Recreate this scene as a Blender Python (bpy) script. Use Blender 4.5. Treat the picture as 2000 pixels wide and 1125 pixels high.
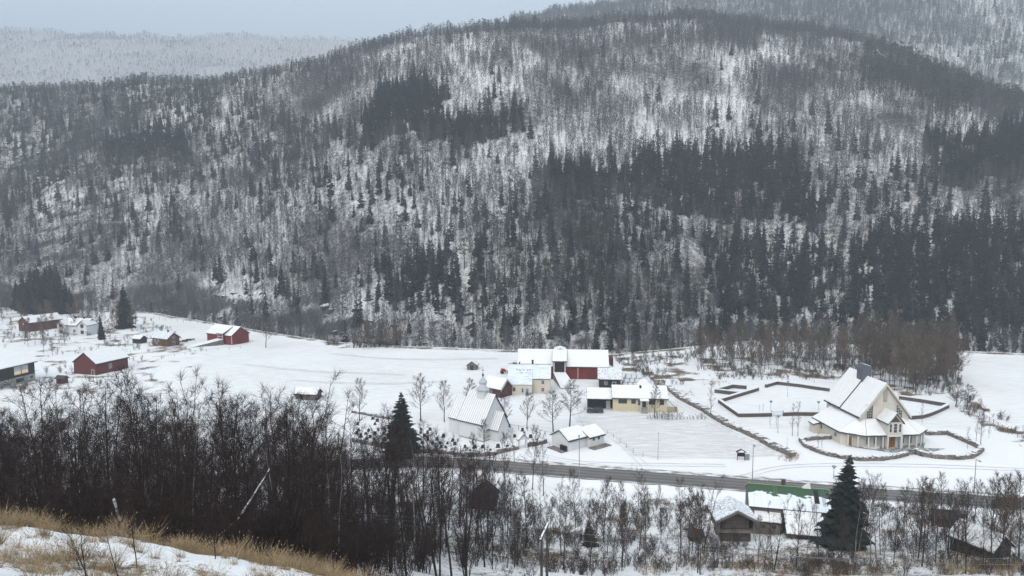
import bpy, math, random
import numpy as np
from mathutils import Vector

# ------------------------------------------------------------------ clear
for o in list(bpy.data.objects):
    bpy.data.objects.remove(o)
SC = bpy.context.scene
COL = SC.collection
R = math.radians

# ------------------------------------------------------------------ camera
F_PX, CAM_H = 1444.0, 52.0
PITCH = math.atan(142.5 / F_PX)
cam_d = bpy.data.cameras.new('camera')
cam_d.sensor_width = 36.0
cam_d.lens = 36.0 * F_PX / 2000.0
cam_d.clip_start, cam_d.clip_end = 0.5, 20000.0
cam = bpy.data.objects.new('camera', cam_d)
COL.objects.link(cam)
cam.location = (0, 0, CAM_H)
cam.rotation_euler = (math.pi / 2 - PITCH, 0, 0)
SC.camera = cam

# ------------------------------------------------------------------ sky and sun (overcast)
SUN_EL, SUN_AZ = R(52), R(205)
w = bpy.data.worlds.new('World'); SC.world = w; w.use_nodes = True
nt = w.node_tree; nt.nodes.clear()
sky = nt.nodes.new('ShaderNodeTexSky'); sky.sky_type = 'NISHITA'; sky.sun_disc = False
sky.sun_elevation = SUN_EL; sky.sun_rotation = SUN_AZ
sky.air_density = 1.0; sky.dust_density = 2.0; sky.ozone_density = 1.0
hs = nt.nodes.new('ShaderNodeHueSaturation'); hs.inputs['Saturation'].default_value = 0.5
bg = nt.nodes.new('ShaderNodeBackground'); bg.inputs['Strength'].default_value = 0.15
wo = nt.nodes.new('ShaderNodeOutputWorld')
# the even grey-blue of the cloud cover over the clear sky
cl = nt.nodes.new('ShaderNodeMix'); cl.data_type = 'RGBA'; cl.inputs[0].default_value = 0.78; cl.inputs[7].default_value = (5.0, 5.95, 7.0, 1)
nt.links.new(sky.outputs[0], hs.inputs['Color']); nt.links.new(hs.outputs[0], cl.inputs[6]); nt.links.new(cl.outputs[2], bg.inputs[0]); nt.links.new(bg.outputs[0], wo.inputs[0])
sun_d = bpy.data.lights.new('sun', 'SUN'); sun_d.energy = 1.4; sun_d.angle = R(40); sun_d.color = (1, 0.90, 0.78)
sun = bpy.data.objects.new('sun', sun_d); COL.objects.link(sun)
# direction to the sun: Nishita rotation is measured from +Y clockwise
sd = Vector((math.sin(SUN_AZ) * math.cos(SUN_EL), math.cos(SUN_AZ) * math.cos(SUN_EL), math.sin(SUN_EL)))
sun.rotation_euler = sd.to_track_quat('Z', 'Y').to_euler()
SC.view_settings.view_transform = 'Standard'; SC.view_settings.look = 'None'
SC.view_settings.exposure = 0.60; SC.view_settings.gamma = 1.0; SC.view_settings.use_curve_mapping = False
SC.render.engine = 'CYCLES'
SC.cycles.max_bounces = 3; SC.cycles.diffuse_bounces = 1; SC.cycles.glossy_bounces = 2
SC.cycles.transmission_bounces = 2; SC.cycles.volume_bounces = 0; SC.cycles.transparent_max_bounces = 4
SC.cycles.use_denoising = True; SC.cycles.denoising_prefilter = 'NONE'
SC.cycles.use_adaptive_sampling = True; SC.cycles.adaptive_threshold = 0.015
SC.cycles.sample_clamp_indirect = 4.0

rnd = random.Random(7)
NR = np.random.default_rng(11)

# ------------------------------------------------------------------ projection helpers
CP, SP = math.cos(PITCH), math.sin(PITCH)
def ray(px, py):
    a, b = (px - 1000.0) / F_PX, (562.5 - py) / F_PX
    return a, CP + SP * b, -SP + CP * b
def G(px, py, z=0.0):
    """the point at height z seen at that place of the photograph"""
    x, y, dz = ray(px, py)
    t = (z - CAM_H) / dz
    return x * t, y * t
def at_depth(px, py, Y):
    x, y, dz = ray(px, py)
    t = Y / y
    return x * t, Y, CAM_H + dz * t
def proj(X, Y, Z):
    dz = Z - CAM_H
    d = Y * CP - dz * SP
    v = Y * SP + dz * CP
    return 1000 + F_PX * X / d, 562.5 - F_PX * v / d

# ------------------------------------------------------------------ value noise
def _hash(ix, iy, s):
    h = (ix.astype(np.int64) * 374761393 + iy.astype(np.int64) * 668265263 + s * 974634777) & 0xffffffff
    h = ((h ^ (h >> 13)) * 1274126177) & 0xffffffff
    return ((h ^ (h >> 16)) & 0xffff) / 65535.0
def vnoise(x, y, s=0):
    x = np.asarray(x, float); y = np.asarray(y, float)
    ix, iy = np.floor(x), np.floor(y)
    fx, fy = x - ix, y - iy
    fx, fy = fx * fx * (3 - 2 * fx), fy * fy * (3 - 2 * fy)
    a, b = _hash(ix, iy, s), _hash(ix + 1, iy, s)
    c, d = _hash(ix, iy + 1, s), _hash(ix + 1, iy + 1, s)
    return (a + (b - a) * fx) * (1 - fy) + (c + (d - c) * fx) * fy
def fbm(x, y, s=0, n=4):
    v, a, t = 0, 1.0, 0
    for i in range(n):
        v = v + a * vnoise(x * 2 ** i + 17 * i, y * 2 ** i + 31 * i, s + i); t += a; a *= .5
    return v / t
def sstep(a, b, x):
    t = np.clip((np.asarray(x, float) - a) / (b - a), 0, 1)
    return t * t * (3 - 2 * t)
def smooth_interp(x, xs, ys):
    return np.interp(x, xs, ys)

# ------------------------------------------------------------------ terrain
_foot_px = [(-400, 575), (0, 600), (300, 610), (480, 641), (650, 667), (800, 676), (1000, 684), (1200, 690), (1350, 676), (1500, 664), (1650, 668), (1850, 684), (2000, 690), (2400, 700)]
_ft = sorted(G(*p) for p in _foot_px)
FX, FY = [p[0] for p in _ft], [p[1] for p in _ft]
_rid = [(-600, 200, 700), (-300, 192, 690), (0, 186, 670), (150, 176, 655), (330, 168, 635), (450, 160, 620), (560, 142, 610), (640, 120, 605), (700, 98, 602), (800, 74, 602),
        (900, 62, 612), (1000, 54, 625), (1100, 54, 640), (1200, 46, 650), (1380, 38, 660), (1500, 52, 660), (1600, 64, 650), (1680, 82, 640), (1780, 122, 620), (1900, 178, 590), (2000, 205, 575), (2400, 270, 540)]
_rw = [at_depth(*p) for p in _rid]
RX, RY, RZ = [p[0] for p in _rw], [p[1] for p in _rw], [p[2] for p in _rw]
_bak = [(200, 200), (600, 120), (800, 75), (1000, 46), (1100, 26), (1250, 4), (1500, -25), (1700, -55), (2000, -110), (2500, -190)]
_bw = [at_depth(p[0], p[1], 1250) for p in _bak]
BX, BZ = [p[0] for p in _bw], [p[2] for p in _bw]
_far = [(-900, 30), (-300, 48), (0, 57), (60, 63), (150, 69), (300, 72), (380, 76), (430, 71), (500, 68), (525, 76), (600, 80), (700, 78), (900, 92), (1100, 120), (1600, 200)]
_fw = [at_depth(p[0], p[1], 2500) for p in _far]
MX, MZ = [p[0] for p in _fw], [p[2] for p in _fw]

PL_Y = [-80, -30, 0, 8, 15, 22, 28, 34, 50, 70, 95, 115, 132, 145]
PL_Z = [66, 56, 50.3, 47.0, 44.1, 41.6, 39.5, 35.8, 27.5, 18, 9, 3.4, 0.3, 0]
PR_Z = [66, 56, 50.3, 46, 41.3, 37.2, 34, 31.2, 23.5, 14.5, 5.2, 1.0, 0.1, 0]
def ridge_of(X):
    return np.interp(X, RX, RY), np.interp(X, RX, RZ)
def foot_of(X):
    return np.interp(X, FX, FY)
ROAD_A, ROAD_B = G(1080, 919), G(1469, 948.5)
ROAD_K = (ROAD_B[1] - ROAD_A[1]) / (ROAD_B[0] - ROAD_A[0])
def road_y(X):
    X = np.asarray(X, float)
    return ROAD_A[1] + (X - ROAD_A[0]) * ROAD_K - .009 * np.clip(-8 - X, 0, 70) ** 2
CH = G(1727, 840, 3.4)          # rough centre front of the new church
def height(X, Y, detail=True):
    X = np.asarray(X, float); Y = np.asarray(Y, float)
    t = sstep(-20, 10, X)
    near = np.interp(Y, PL_Y, PL_Z) * (1 - t) + np.interp(Y, PL_Y, PR_Z) * t
    m_near = 1 - sstep(120, 150, Y)
    near = near + (fbm(X * .09, Y * .09, 3) - .5) * 1.8 * sstep(30, 45, Y) * (1 - sstep(85, 105, Y) * .7) * m_near + ((fbm(X * .35, Y * .35, 5) - .5) * 1.0 + (fbm(X * .13, Y * .13, 6) - .5) * 1.5) * (1 - sstep(40, 60, Y)) * sstep(3, 12, Y)
    flat = (fbm(X * .02, Y * .02, 9) - .5) * 1.2 * sstep(185, 240, Y) + (fbm(X * .15, Y * .15, 21) - .5) * .22
    # south of the road the ground is uneven, the road bed and the church mound are level
    rd = np.abs(Y - road_y(X))
    flat = flat * sstep(4, 9, rd)
    mound = .5 * (1 - sstep(17, 30, np.hypot((X - CH[0]) * .9, Y - CH[1] - 6)))
    z = np.where(Y < 145, near, 0) + flat * sstep(100, 140, Y) + mound
    ditch = -.5 * np.exp(-((Y - road_y(X) + 7.5) / 2.2) ** 2) * sstep(-40, 10, X)
    bank = .38 * np.exp(-((rd - 4.7) / .9) ** 2) * (.3 + 1.2 * fbm(X * .25, Y * .25, 23))
    z = z + ditch + bank
    # gorge and the wooded hill
    yf = foot_of(X)
    yr, zr = ridge_of(X)
    zr = zr + (fbm(X * .02, X * 0 + 3, 41) - .5) * 6
    tt = (Y - yf - 14) / (yr - yf - 14)
    tc = np.clip(tt, 0, 1)
    p = tc * (1.18 - .18 * tc)
    hill = -7 + (zr + 7) * p
    over = np.clip(Y - yr, 0, None)
    hill = hill - over * .02 - .0016 * np.clip(over, 0, 170) ** 2 - .35 * np.clip(over - 170, 0, None)
    gor = sstep(0, 9, Y - yf)
    m = sstep(0, 26, Y - yf - 6)
    if detail:
        n1 = (fbm(X * .012, Y * .012, 51) - .5) * 22
        n2 = (fbm(X * .05, Y * .05, 55) - .5) * 7
        hill = hill + m * (n1 * np.sin(np.pi * np.clip(tt, 0, 1)) + n2)
        # dipping rock ledges
        bx, by = X, Y
        lz = (hill - .16 * X) / 7.5 + (fbm(X * .02, Y * .02, 61) - .5) * 3.4
        fr = lz - np.floor(lz)
        led = (np.where(fr < .7, -fr / .7 * .5, -.5 + (fr - .7) / .3) + .25)
        lm = .8 * sstep(.56, .74, fbm(X * .018, Y * .018, 65)) * sstep(.35, .6, fbm(X * .06, Y * .06, 66)) + .95 * sstep(.3, .55, fbm(X * .05, Y * .05, 68)) * sstep(55, 20, Y - yf) * sstep(-260, -120, X) * sstep(90, 20, X)
        lm = lm + .7 * sstep(-210, -280, X) * sstep(.35, .6, fbm(X * .02, Y * .02, 67))
        hill = hill + m * np.clip(lm, 0, 1.1) * led * 4.6 * (tt < 1)
    z = np.where(Y > yf, np.maximum(z * (1 - gor) + gor * -7.0, hill * m + (-7) * (1 - m)), z)
    # hill behind, and the far mountain
    zb = np.interp(X, BX, BZ)
    tb = np.clip((Y - 700) / 550, 0, 1)
    back = 60 + (zb - 60) * tb - np.clip(Y - 1250, 0, None) * .25
    back = back + (fbm(X * .006, Y * .006, 71) - .5) * 55 * np.sin(np.pi * tb) + (fbm(X * .03, Y * .03, 73) - .5) * 14 * (tb > 0)
    zm = np.interp(X, MX, MZ)
    tm = np.clip((Y - 1500) / 1000, 0, 1)
    mt = 30 + (zm - 30) * (tm * (1.25 - .25 * tm)) - np.clip(Y - 2500, 0, None) * .1
    mt = mt + (fbm(X * .003, Y * .003, 81) - .5) * 120 * np.sin(np.pi * tm) + (fbm(X * .015, Y * .015, 83) - .5) * 22 * (tm > 0)
    z = np.where(Y > 690, np.maximum(z, back), z)
    z = np.where(Y > 1400, np.maximum(z, mt), z)
    return z
_gx, _gy = np.arange(-360, 300.5, .75), np.arange(-8, 470, .75)
_hg = height(*np.meshgrid(_gx, _gy, indexing='xy'))
def H1(x, y):
    u = min(max((x + 360) / .75, 0), len(_gx) - 1.01); v = min(max((y + 8) / .75, 0), len(_gy) - 1.01)
    i, j = int(u), int(v); u -= i; v -= j
    return float((_hg[j, i] * (1 - u) + _hg[j, i + 1] * u) * (1 - v) + (_hg[j + 1, i] * (1 - u) + _hg[j + 1, i + 1] * u) * v)

# ------------------------------------------------------------------ material helpers
def mat(name):
    m = bpy.data.materials.new(name); m.use_nodes = True
    t = m.node_tree; t.nodes.clear()
    out = t.nodes.new('ShaderNodeOutputMaterial'); b = t.nodes.new('ShaderNodeBsdfPrincipled')
    t.links.new(b.outputs[0], out.inputs[0])
    b.inputs['Specular IOR Level'].default_value = .25
    return m, t, b
def N(t, typ, **kw):
    n = t.nodes.new(typ)
    for k, v in kw.items():
        setattr(n, k, v)
    return n
def noise_col(name, c1, c2, scale=3.0, rough=.8, detail=4, lo=.35, hi=.65, stretch=(1, 1, 1), bump=0.0, rand=0.0, coord='Object', spec=.25):
    """two colours mixed by a stretched noise, with optional bump and per-object value shift"""
    m, t, b = mat(name)
    tc = N(t, 'ShaderNodeTexCoord'); mp = N(t, 'ShaderNodeMapping'); mp.inputs['Scale'].default_value = stretch
    nz = N(t, 'ShaderNodeTexNoise'); nz.inputs['Scale'].default_value = scale; nz.inputs['Detail'].default_value = detail
    rp = N(t, 'ShaderNodeValToRGB'); rp.color_ramp.elements[0].position = lo; rp.color_ramp.elements[1].position = hi
    rp.color_ramp.elements[0].color = (*c1, 1); rp.color_ramp.elements[1].color = (*c2, 1)
    t.links.new(tc.outputs[coord], mp.inputs[0]); t.links.new(mp.outputs[0], nz.inputs['Vector']); t.links.new(nz.outputs[0], rp.inputs[0])
    col = rp.outputs[0]
    if rand:
        oi = N(t, 'ShaderNodeObjectInfo'); mr = N(t, 'ShaderNodeMapRange')
        mr.inputs[3].default_value = 1 - rand; mr.inputs[4].default_value = 1 + rand
        hv = N(t, 'ShaderNodeHueSaturation')
        t.links.new(oi.outputs['Random'], mr.inputs[0]); t.links.new(mr.outputs[0], hv.inputs['Value']); t.links.new(col, hv.inputs['Color'])
        col = hv.outputs[0]
    t.links.new(col, b.inputs['Base Color'])
    b.inputs['Roughness'].default_value = rough; b.inputs['Specular IOR Level'].default_value = spec
    if bump:
        bp = N(t, 'ShaderNodeBump'); bp.inputs['Strength'].default_value = bump; bp.inputs['Distance'].default_value = .05
        t.links.new(nz.outputs[0], bp.inputs['Height']); t.links.new(bp.outputs[0], b.inputs['Normal'])
    return m
def plank_mat(name, c1, c2, width=.15, axis='X', rough=.75, bump=.6):
    """painted boards: grooves every `width` metres along the local axis, uneven tone"""
    m, t, b = mat(name)
    tc = N(t, 'ShaderNodeTexCoord'); sp = N(t, 'ShaderNodeSeparateXYZ'); t.links.new(tc.outputs['Object'], sp.inputs[0])
    add = N(t, 'ShaderNodeMath', operation='ADD')
    if axis == 'Z':
        t.links.new(sp.outputs['Z'], add.inputs[0]); add.inputs[1].default_value = 0
    else:
        t.links.new(sp.outputs['X'], add.inputs[0]); t.links.new(sp.outputs['Y'], add.inputs[1])
    mul = N(t, 'ShaderNodeMath', operation='DIVIDE'); mul.inputs[1].default_value = width; t.links.new(add.outputs[0], mul.inputs[0])
    fl = N(t, 'ShaderNodeMath', operation='FLOOR'); t.links.new(mul.outputs[0], fl.inputs[0])
    wn = N(t, 'ShaderNodeTexWhiteNoise', noise_dimensions='1D'); t.links.new(fl.outputs[0], wn.inputs['W'])
    nz = N(t, 'ShaderNodeTexNoise'); nz.inputs['Scale'].default_value = 1.2; t.links.new(tc.outputs['Object'], nz.inputs['Vector'])
    mx = N(t, 'ShaderNodeMath', operation='MULTIPLY_ADD'); mx.inputs[1].default_value = .45; t.links.new(wn.outputs[0], mx.inputs[0])
    nm = N(t, 'ShaderNodeMath', operation='MULTIPLY'); nm.inputs[1].default_value = .6; t.links.new(nz.outputs[0], nm.inputs[0]); t.links.new(nm.outputs[0], mx.inputs[2])
    mc = N(t, 'ShaderNodeMix', data_type='RGBA'); mc.inputs[6].default_value = (*c1, 1); mc.inputs[7].default_value = (*c2, 1)
    t.links.new(mx.outputs[0], mc.inputs[0]); t.links.new(mc.outputs[2], b.inputs['Base Color'])
    fr = N(t, 'ShaderNodeMath', operation='PINGPONG'); fr.inputs[1].default_value = .5; t.links.new(mul.outputs[0], fr.inputs[0])
    st = N(t, 'ShaderNodeMath', operation='GREATER_THAN'); st.inputs[1].default_value = .07; t.links.new(fr.outputs[0], st.inputs[0])
    bp = N(t, 'ShaderNodeBump'); bp.inputs['Strength'].default_value = bump; bp.inputs['Distance'].default_value = .03
    t.links.new(st.outputs[0], bp.inputs['Height']); t.links.new(bp.outputs[0], b.inputs['Normal'])
    b.inputs['Roughness'].default_value = rough
    return m
def flat_mat(name, c, rough=.6, metal=0.0, spec=.3):
    m, t, b = mat(name)
    b.inputs['Base Color'].default_value = (*c, 1); b.inputs['Roughness'].default_value = rough; b.inputs['Metallic'].default_value = metal
    b.inputs['Specular IOR Level'].default_value = spec
    return m

SNOWC = (.80, .83, .87)
M = {}
M['snow'] = noise_col('snow', (.80, .79, .775), (.875, .86, .835), 1.3, .7, 5, .3, .7, bump=.25)
M['turf_snow'] = noise_col('turf_snow', (.30, .28, .25), (.80, .82, .85), 3.5, .85, 6, .34, .52, bump=.5)
M['red'] = plank_mat('red_boards', (.155, .022, .018), (.235, .038, .030), .18)
M['darkred'] = plank_mat('dark_red_boards', (.10, .022, .020), (.15, .034, .03), .18)
M['redbrown'] = plank_mat('red_brown_boards', (.075, .03, .022), (.12, .048, .036), .16)
M['cream'] = noise_col('cream_render', (.61, .555, .44), (.68, .625, .51), .8, .8, 4, .3, .7)
M['churchcream'] = plank_mat('cream_boards', (.62, .575, .48), (.69, .64, .54), .2, bump=.25)
M['yellow'] = plank_mat('yellow_boards', (.62, .54, .36), (.69, .61, .43), .2, bump=.3)
M['white'] = plank_mat('white_boards', (.68, .68, .67), (.78, .78, .77), .16, bump=.3)
M['trim'] = flat_mat('white_trim', (.74, .74, .73))
M['brownlog'] = plank_mat('brown_logs', (.11, .058, .03), (.18, .095, .05), .24, 'Z', bump=1.0)
M['greylog'] = plank_mat('grey_logs', (.085, .072, .062), (.155, .135, .12), .26, 'Z', bump=1.0)
M['greyboard'] = plank_mat('grey_boards', (.14, .125, .11), (.22, .20, .18), .15)
M['darkboard'] = plank_mat('dark_boards', (.022, .018, .017), (.045, .036, .032), .15)
M['darkwood'] = noise_col('dark_wood', (.03, .022, .018), (.06, .045, .036), 4)
M['concrete'] = noise_col('concrete', (.30, .29, .27), (.42, .41, .38), 2)
M['roofdark'] = noise_col('dark_roofing', (.035, .035, .038), (.06, .06, .062), 5)
M['slate'] = noise_col('slate', (.085, .09, .105), (.13, .138, .155), 4, .5, stretch=(1, 1, 3), bump=.4)
M['glass'] = flat_mat('window_glass', (.03, .035, .042), .08, 0, .6)
M['frame'] = flat_mat('window_frame', (.62, .61, .58))
M['brownframe'] = flat_mat('brown_frame', (.10, .06, .04))
M['doorwood'] = plank_mat('door_wood', (.26, .105, .035), (.34, .145, .05), .12)
M['bluedoor'] = flat_mat('blue_door', (.17, .30, .42))
M['metal'] = flat_mat('grey_metal', (.28, .29, .30), .45, .6)
M['polewood'] = noise_col('pole_wood', (.05, .042, .036), (.10, .085, .072), 3, stretch=(4, 4, .3))
M['paledeck'] = plank_mat('pale_deck', (.40, .33, .22), (.48, .40, .28), .12)
M['stone'] = noise_col('rubble_stone', (.085, .074, .068), (.30, .265, .24), 2.0, .9, 4, .3, .7, rand=.2)
M['copingwall'] = noise_col('coursed_stone', (.055, .046, .044), (.15, .125, .115), 3.0, .9, 5, .3, .7, stretch=(1, 1, 2.5), bump=.5)
M['gravestone'] = noise_col('grave_granite', (.02, .02, .022), (.07, .07, .075), 2, .4, rand=.5)
M['plastic'] = flat_mat('white_plastic', (.74, .77, .79), .35, 0, .5)
M['black'] = flat_mat('black', (.012, .012, .013), .6)
M['asphalt'] = None

# ------------------------------------------------------------------ mesh helpers
class MB:
    def __init__(s):
        s.v, s.f, s.m = [], [], []
    def add(s, vs, fs, mi=0):
        k = len(s.v); s.v += [tuple(p) for p in vs]; s.f += [tuple(k + i for i in f) for f in fs]; s.m += [mi] * len(fs)
        return s
    def box(s, c, d, rz=0.0, mi=0):
        cx, cy, cz = c; hx, hy, hz = d[0] / 2, d[1] / 2, d[2] / 2
        ca, sa = math.cos(rz), math.sin(rz)
        vs = []
        for z in (-hz, hz):
            for x, y in ((-hx, -hy), (hx, -hy), (hx, hy), (-hx, hy)):
                vs.append((cx + x * ca - y * sa, cy + x * sa + y * ca, cz + z))
        return s.add(vs, [(0, 3, 2, 1), (4, 5, 6, 7), (0, 1, 5, 4), (1, 2, 6, 5), (2, 3, 7, 6), (3, 0, 4, 7)], mi)
    def tube(s, p0, p1, r0, r1=None, n=6, mi=0, cap=True):
        r1 = r0 if r1 is None else r1
        p0, p1 = Vector(p0), Vector(p1)
        a = (p1 - p0)
        if a.length < 1e-6: return s
        a.normalize()
        u = a.orthogonal().normalized(); v = a.cross(u)
        vs = []
        for p, r in ((p0, r0), (p1, r1)):
            for i in range(n):
                t = 2 * math.pi * i / n
                vs.append(p + (u * math.cos(t) + v * math.sin(t)) * r)
        fs = [(i, (i + 1) % n, n + (i + 1) % n, n + i) for i in range(n)]
        if cap: fs += [tuple(range(n - 1, -1, -1)), tuple(range(n, 2 * n))]
        return s.add(vs, fs, mi)
    def prism(s, poly, z0, z1, mi=0):
        n = len(poly)
        vs = [(x, y, z0) for x, y in poly] + [(x, y, z1) for x, y in poly]
        fs = [tuple(range(n - 1, -1, -1)), tuple(range(n, 2 * n))] + [(i, (i + 1) % n, n + (i + 1) % n, n + i) for i in range(n)]
        return s.add(vs, fs, mi)
    def section(s, poly, a0, a1, rot=False, caps=None, mi=0):
        """polygon in the (across, z) plane run along the ridge axis from a0 to a1"""
        n = len(poly)
        def P(a, c, z): return (-c, a, z) if rot else (a, c, z)
        vs = [P(a0, c, z) for c, z in poly] + [P(a1, c, z) for c, z in poly]
        fs = [(i, n + i, n + (i + 1) % n, (i + 1) % n) for i in range(n)]
        for cp in (caps or [tuple(range(n))]):
            fs.append(tuple(cp)); fs.append(tuple(n + i for i in reversed(cp)))
        return s.add(vs, fs, mi)
    def slab(s, quad, th, mi=0):
        """a sheet of four or three corners with thickness th upwards"""
        n = len(quad)
        vs = [tuple(p) for p in quad] + [(p[0], p[1], p[2] + th) for p in quad]
        fs = [tuple(range(n - 1, -1, -1)), tuple(range(n, 2 * n))] + [(i, (i + 1) % n, n + (i + 1) % n, n + i) for i in range(n)]
        return s.add(vs, fs, mi)
    def mesh(s, name, mats):
        me = bpy.data.meshes.new(name)
        me.from_pydata(s.v, [], s.f)
        for m in (mats if isinstance(mats, (list, tuple)) else [mats]): me.materials.append(m)
        if any(s.m): me.polygons.foreach_set('material_index', s.m)
        me.update()
        return me
    def obj(s, name, mats, parent=None, fix=True):
        me = s.mesh(name, mats)
        if fix:
            import bmesh
            b = bmesh.new(); b.from_mesh(me); bmesh.ops.recalc_face_normals(b, faces=b.faces)
            if name == 'roof_snow' and len(b.faces) < 30:
                # snow never lies dead level: soft lumps and a wavering edge
                bmesh.ops.subdivide_edges(b, edges=[e for e in b.edges if e.calc_length() > 1.2], cuts=7, use_grid_fill=True)
                for v in b.verts:
                    x, y, z = v.co; n = math.sin(x * 1.7 + y * .9) + math.sin(y * 2.3 - x * .6 + 1.3) + math.sin((x + z) * 3.1)
                    v.co.z += .012 * (n + 3); v.co.x += .03 * math.sin(y * 3.7 + z); v.co.y += .03 * math.sin(x * 3.3 + z)
            b.to_mesh(me); b.free()
        return link(name, me, parent)
def link(name, data, parent=None):
    o = bpy.data.objects.new(name, data); COL.objects.link(o)
    if parent is not None: o.parent = parent
    return o
def tag(o, label, cat, group=None):
    o['label'] = label; o['category'] = cat
    if group: o['group'] = group
    return o
def thing(name, label, cat, loc, rz=0.0, group=None):
    o = link(name, None); o.location = loc; o.rotation_euler = (0, 0, rz); o.empty_display_size = .2
    return tag(o, label, cat, group)
def np_mesh(name, verts, faces, mats):
    """verts (n,3), faces (m,3|4)"""
    me = bpy.data.meshes.new(name)
    nv, nf, k = len(verts), len(faces), faces.shape[1]
    me.vertices.add(nv); me.vertices.foreach_set('co', np.ascontiguousarray(verts, dtype=np.float32).ravel())
    me.loops.add(nf * k); me.loops.foreach_set('vertex_index', np.ascontiguousarray(faces, dtype=np.int32).ravel())
    me.polygons.add(nf); me.polygons.foreach_set('loop_start', np.arange(0, nf * k, k, dtype=np.int32))
    for m in (mats if isinstance(mats, (list, tuple)) else [mats]): me.materials.append(m)
    me.update(calc_edges=True)
    return me

# ------------------------------------------------------------------ ground material
def ground_material(name):
    m, t, b = mat(name)
    L = t.links.new
    tc = N(t, 'ShaderNodeTexCoord'); at = N(t, 'ShaderNodeAttribute', attribute_name='mask'); sp = N(t, 'ShaderNodeSeparateColor')
    L(at.outputs['Color'], sp.inputs[0])
    def noise(scale, det=4, rough=.55, stretch=None):
        n = N(t, 'ShaderNodeTexNoise'); n.inputs['Scale'].default_value = scale; n.inputs['Detail'].default_value = det; n.inputs['Roughness'].default_value = rough
        if stretch:
            mp = N(t, 'ShaderNodeMapping'); mp.inputs['Scale'].default_value = stretch; mp.inputs['Rotation'].default_value = (0, 0, .5)
            L(tc.outputs['Object'], mp.inputs[0]); L(mp.outputs[0], n.inputs['Vector'])
        else: L(tc.outputs['Object'], n.inputs['Vector'])
        return n.outputs[0]
    def math_(op, a, bb, c=None):
        n = N(t, 'ShaderNodeMath', operation=op)
        for i, v in enumerate((a, bb, c)):
            if v is None: continue
            if isinstance(v, (int, float)): n.inputs[i].default_value = v
            else: L(v, n.inputs[i])
        return n.outputs[0]
    def thresh(mask, nz, k):
        n = N(t, 'ShaderNodeMath', operation='MULTIPLY_ADD'); n.use_clamp = True
        L(math_('SUBTRACT', mask, nz), n.inputs[0]); n.inputs[1].default_value = k; n.inputs[2].default_value = .5
        return n.outputs[0]
    def mixc(f, a, bb):
        n = N(t, 'ShaderNodeMix', data_type='RGBA')
        for i, v in ((0, f), (6, a), (7, bb)):
            if isinstance(v, tuple): n.inputs[i].default_value = (*v, 1)
            elif isinstance(v, (int, float)): n.inputs[i].default_value = v
            else: L(v, n.inputs[i])
        return n.outputs[2]
    big = noise(.06, 5); mid = noise(.45, 6, .65); fine = noise(3.2, 6, .75); streak = noise(.5, 5, .65, (.35, 2.4, 1))
    snow = mixc(big, (.80, .79, .775), (.875, .86, .835))
    # thin snow: mown grass showing through in drawn-out streaks
    thin = math_('MULTIPLY', sp.outputs['Blue'], thresh(math_('ADD', math_('MULTIPLY', streak, .7), math_('ADD', math_('MULTIPLY', fine, .3), math_('MULTIPLY', sp.outputs['Blue'], .13))), .59, 7))
    c = mixc(math_('MULTIPLY', thin, .55), snow, (.46, .44, .385))
    # dead grass and litter
    br = mixc(mid, (.085, .062, .046), (.23, .165, .10))
    vn = math_('ADD', math_('MULTIPLY', mid, .38), math_('MULTIPLY', fine, .62))
    vm = math_('MULTIPLY_ADD', sp.outputs['Red'], .62, .19)
    fv = math_('MULTIPLY', thresh(vm, vn, 9), math_('GREATER_THAN', sp.outputs['Red'], .01))
    c = mixc(fv, c, br)
    # forest floor: heather and scrub poking through
    fl = mixc(mid, (.05, .045, .042), (.12, .10, .085))
    hf = math_('MULTIPLY', thresh(math_('MULTIPLY_ADD', sp.outputs['Green'], .60, .0), vn, 7), math_('GREATER_THAN', sp.outputs['Green'], .05))
    c = mixc(hf, c, fl)
    # bare rock where it is steep
    ge = N(t, 'ShaderNodeNewGeometry'); sn = N(t, 'ShaderNodeSeparateXYZ'); L(ge.outputs['Normal'], sn.inputs[0])
    st = math_('MULTIPLY', math_('SUBTRACT', math_('MULTIPLY_ADD', mid, .34, .475), sn.outputs['Z']), 9)
    rk = N(t, 'ShaderNodeMath', operation='MULTIPLY'); rk.use_clamp = True; L(st, rk.inputs[0]); L(math_('MULTIPLY', sp.outputs['Green'], 1.6), rk.inputs[1])
    rc = mixc(fine, (.035, .036, .038), (.14, .14, .14))
    c = mixc(rk.outputs[0], c, rc)
    L(c, b.inputs['Base Color']); b.inputs['Roughness'].default_value = .85; b.inputs['Specular IOR Level'].default_value = .15
    bp = N(t, 'ShaderNodeBump'); bp.inputs['Strength'].default_value = .6; bp.inputs['Distance'].default_value = .3
    L(math_('ADD', mid, math_('MULTIPLY', fine, .4)), bp.inputs['Height']); L(bp.outputs[0], b.inputs['Normal'])
    return m
M['ground'] = ground_material('snowy_ground')

def in_poly(px, py, poly):
    px = np.asarray(px); py = np.asarray(py)
    r = np.zeros(px.shape, bool); n = len(poly); j = n - 1
    for i in range(n):
        xi, yi = poly[i]; xj, yj = poly[j]
        with np.errstate(divide='ignore', invalid='ignore'):
            c = ((yi > py) != (yj > py)) & (px < (xj - xi) * (py - yi) / (yj - yi + 1e-12) + xi)
        r ^= c; j = i
    return r
def wpoly(pts, z=0.0):
    return [G(p[0], p[1], z) for p in pts]
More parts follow.
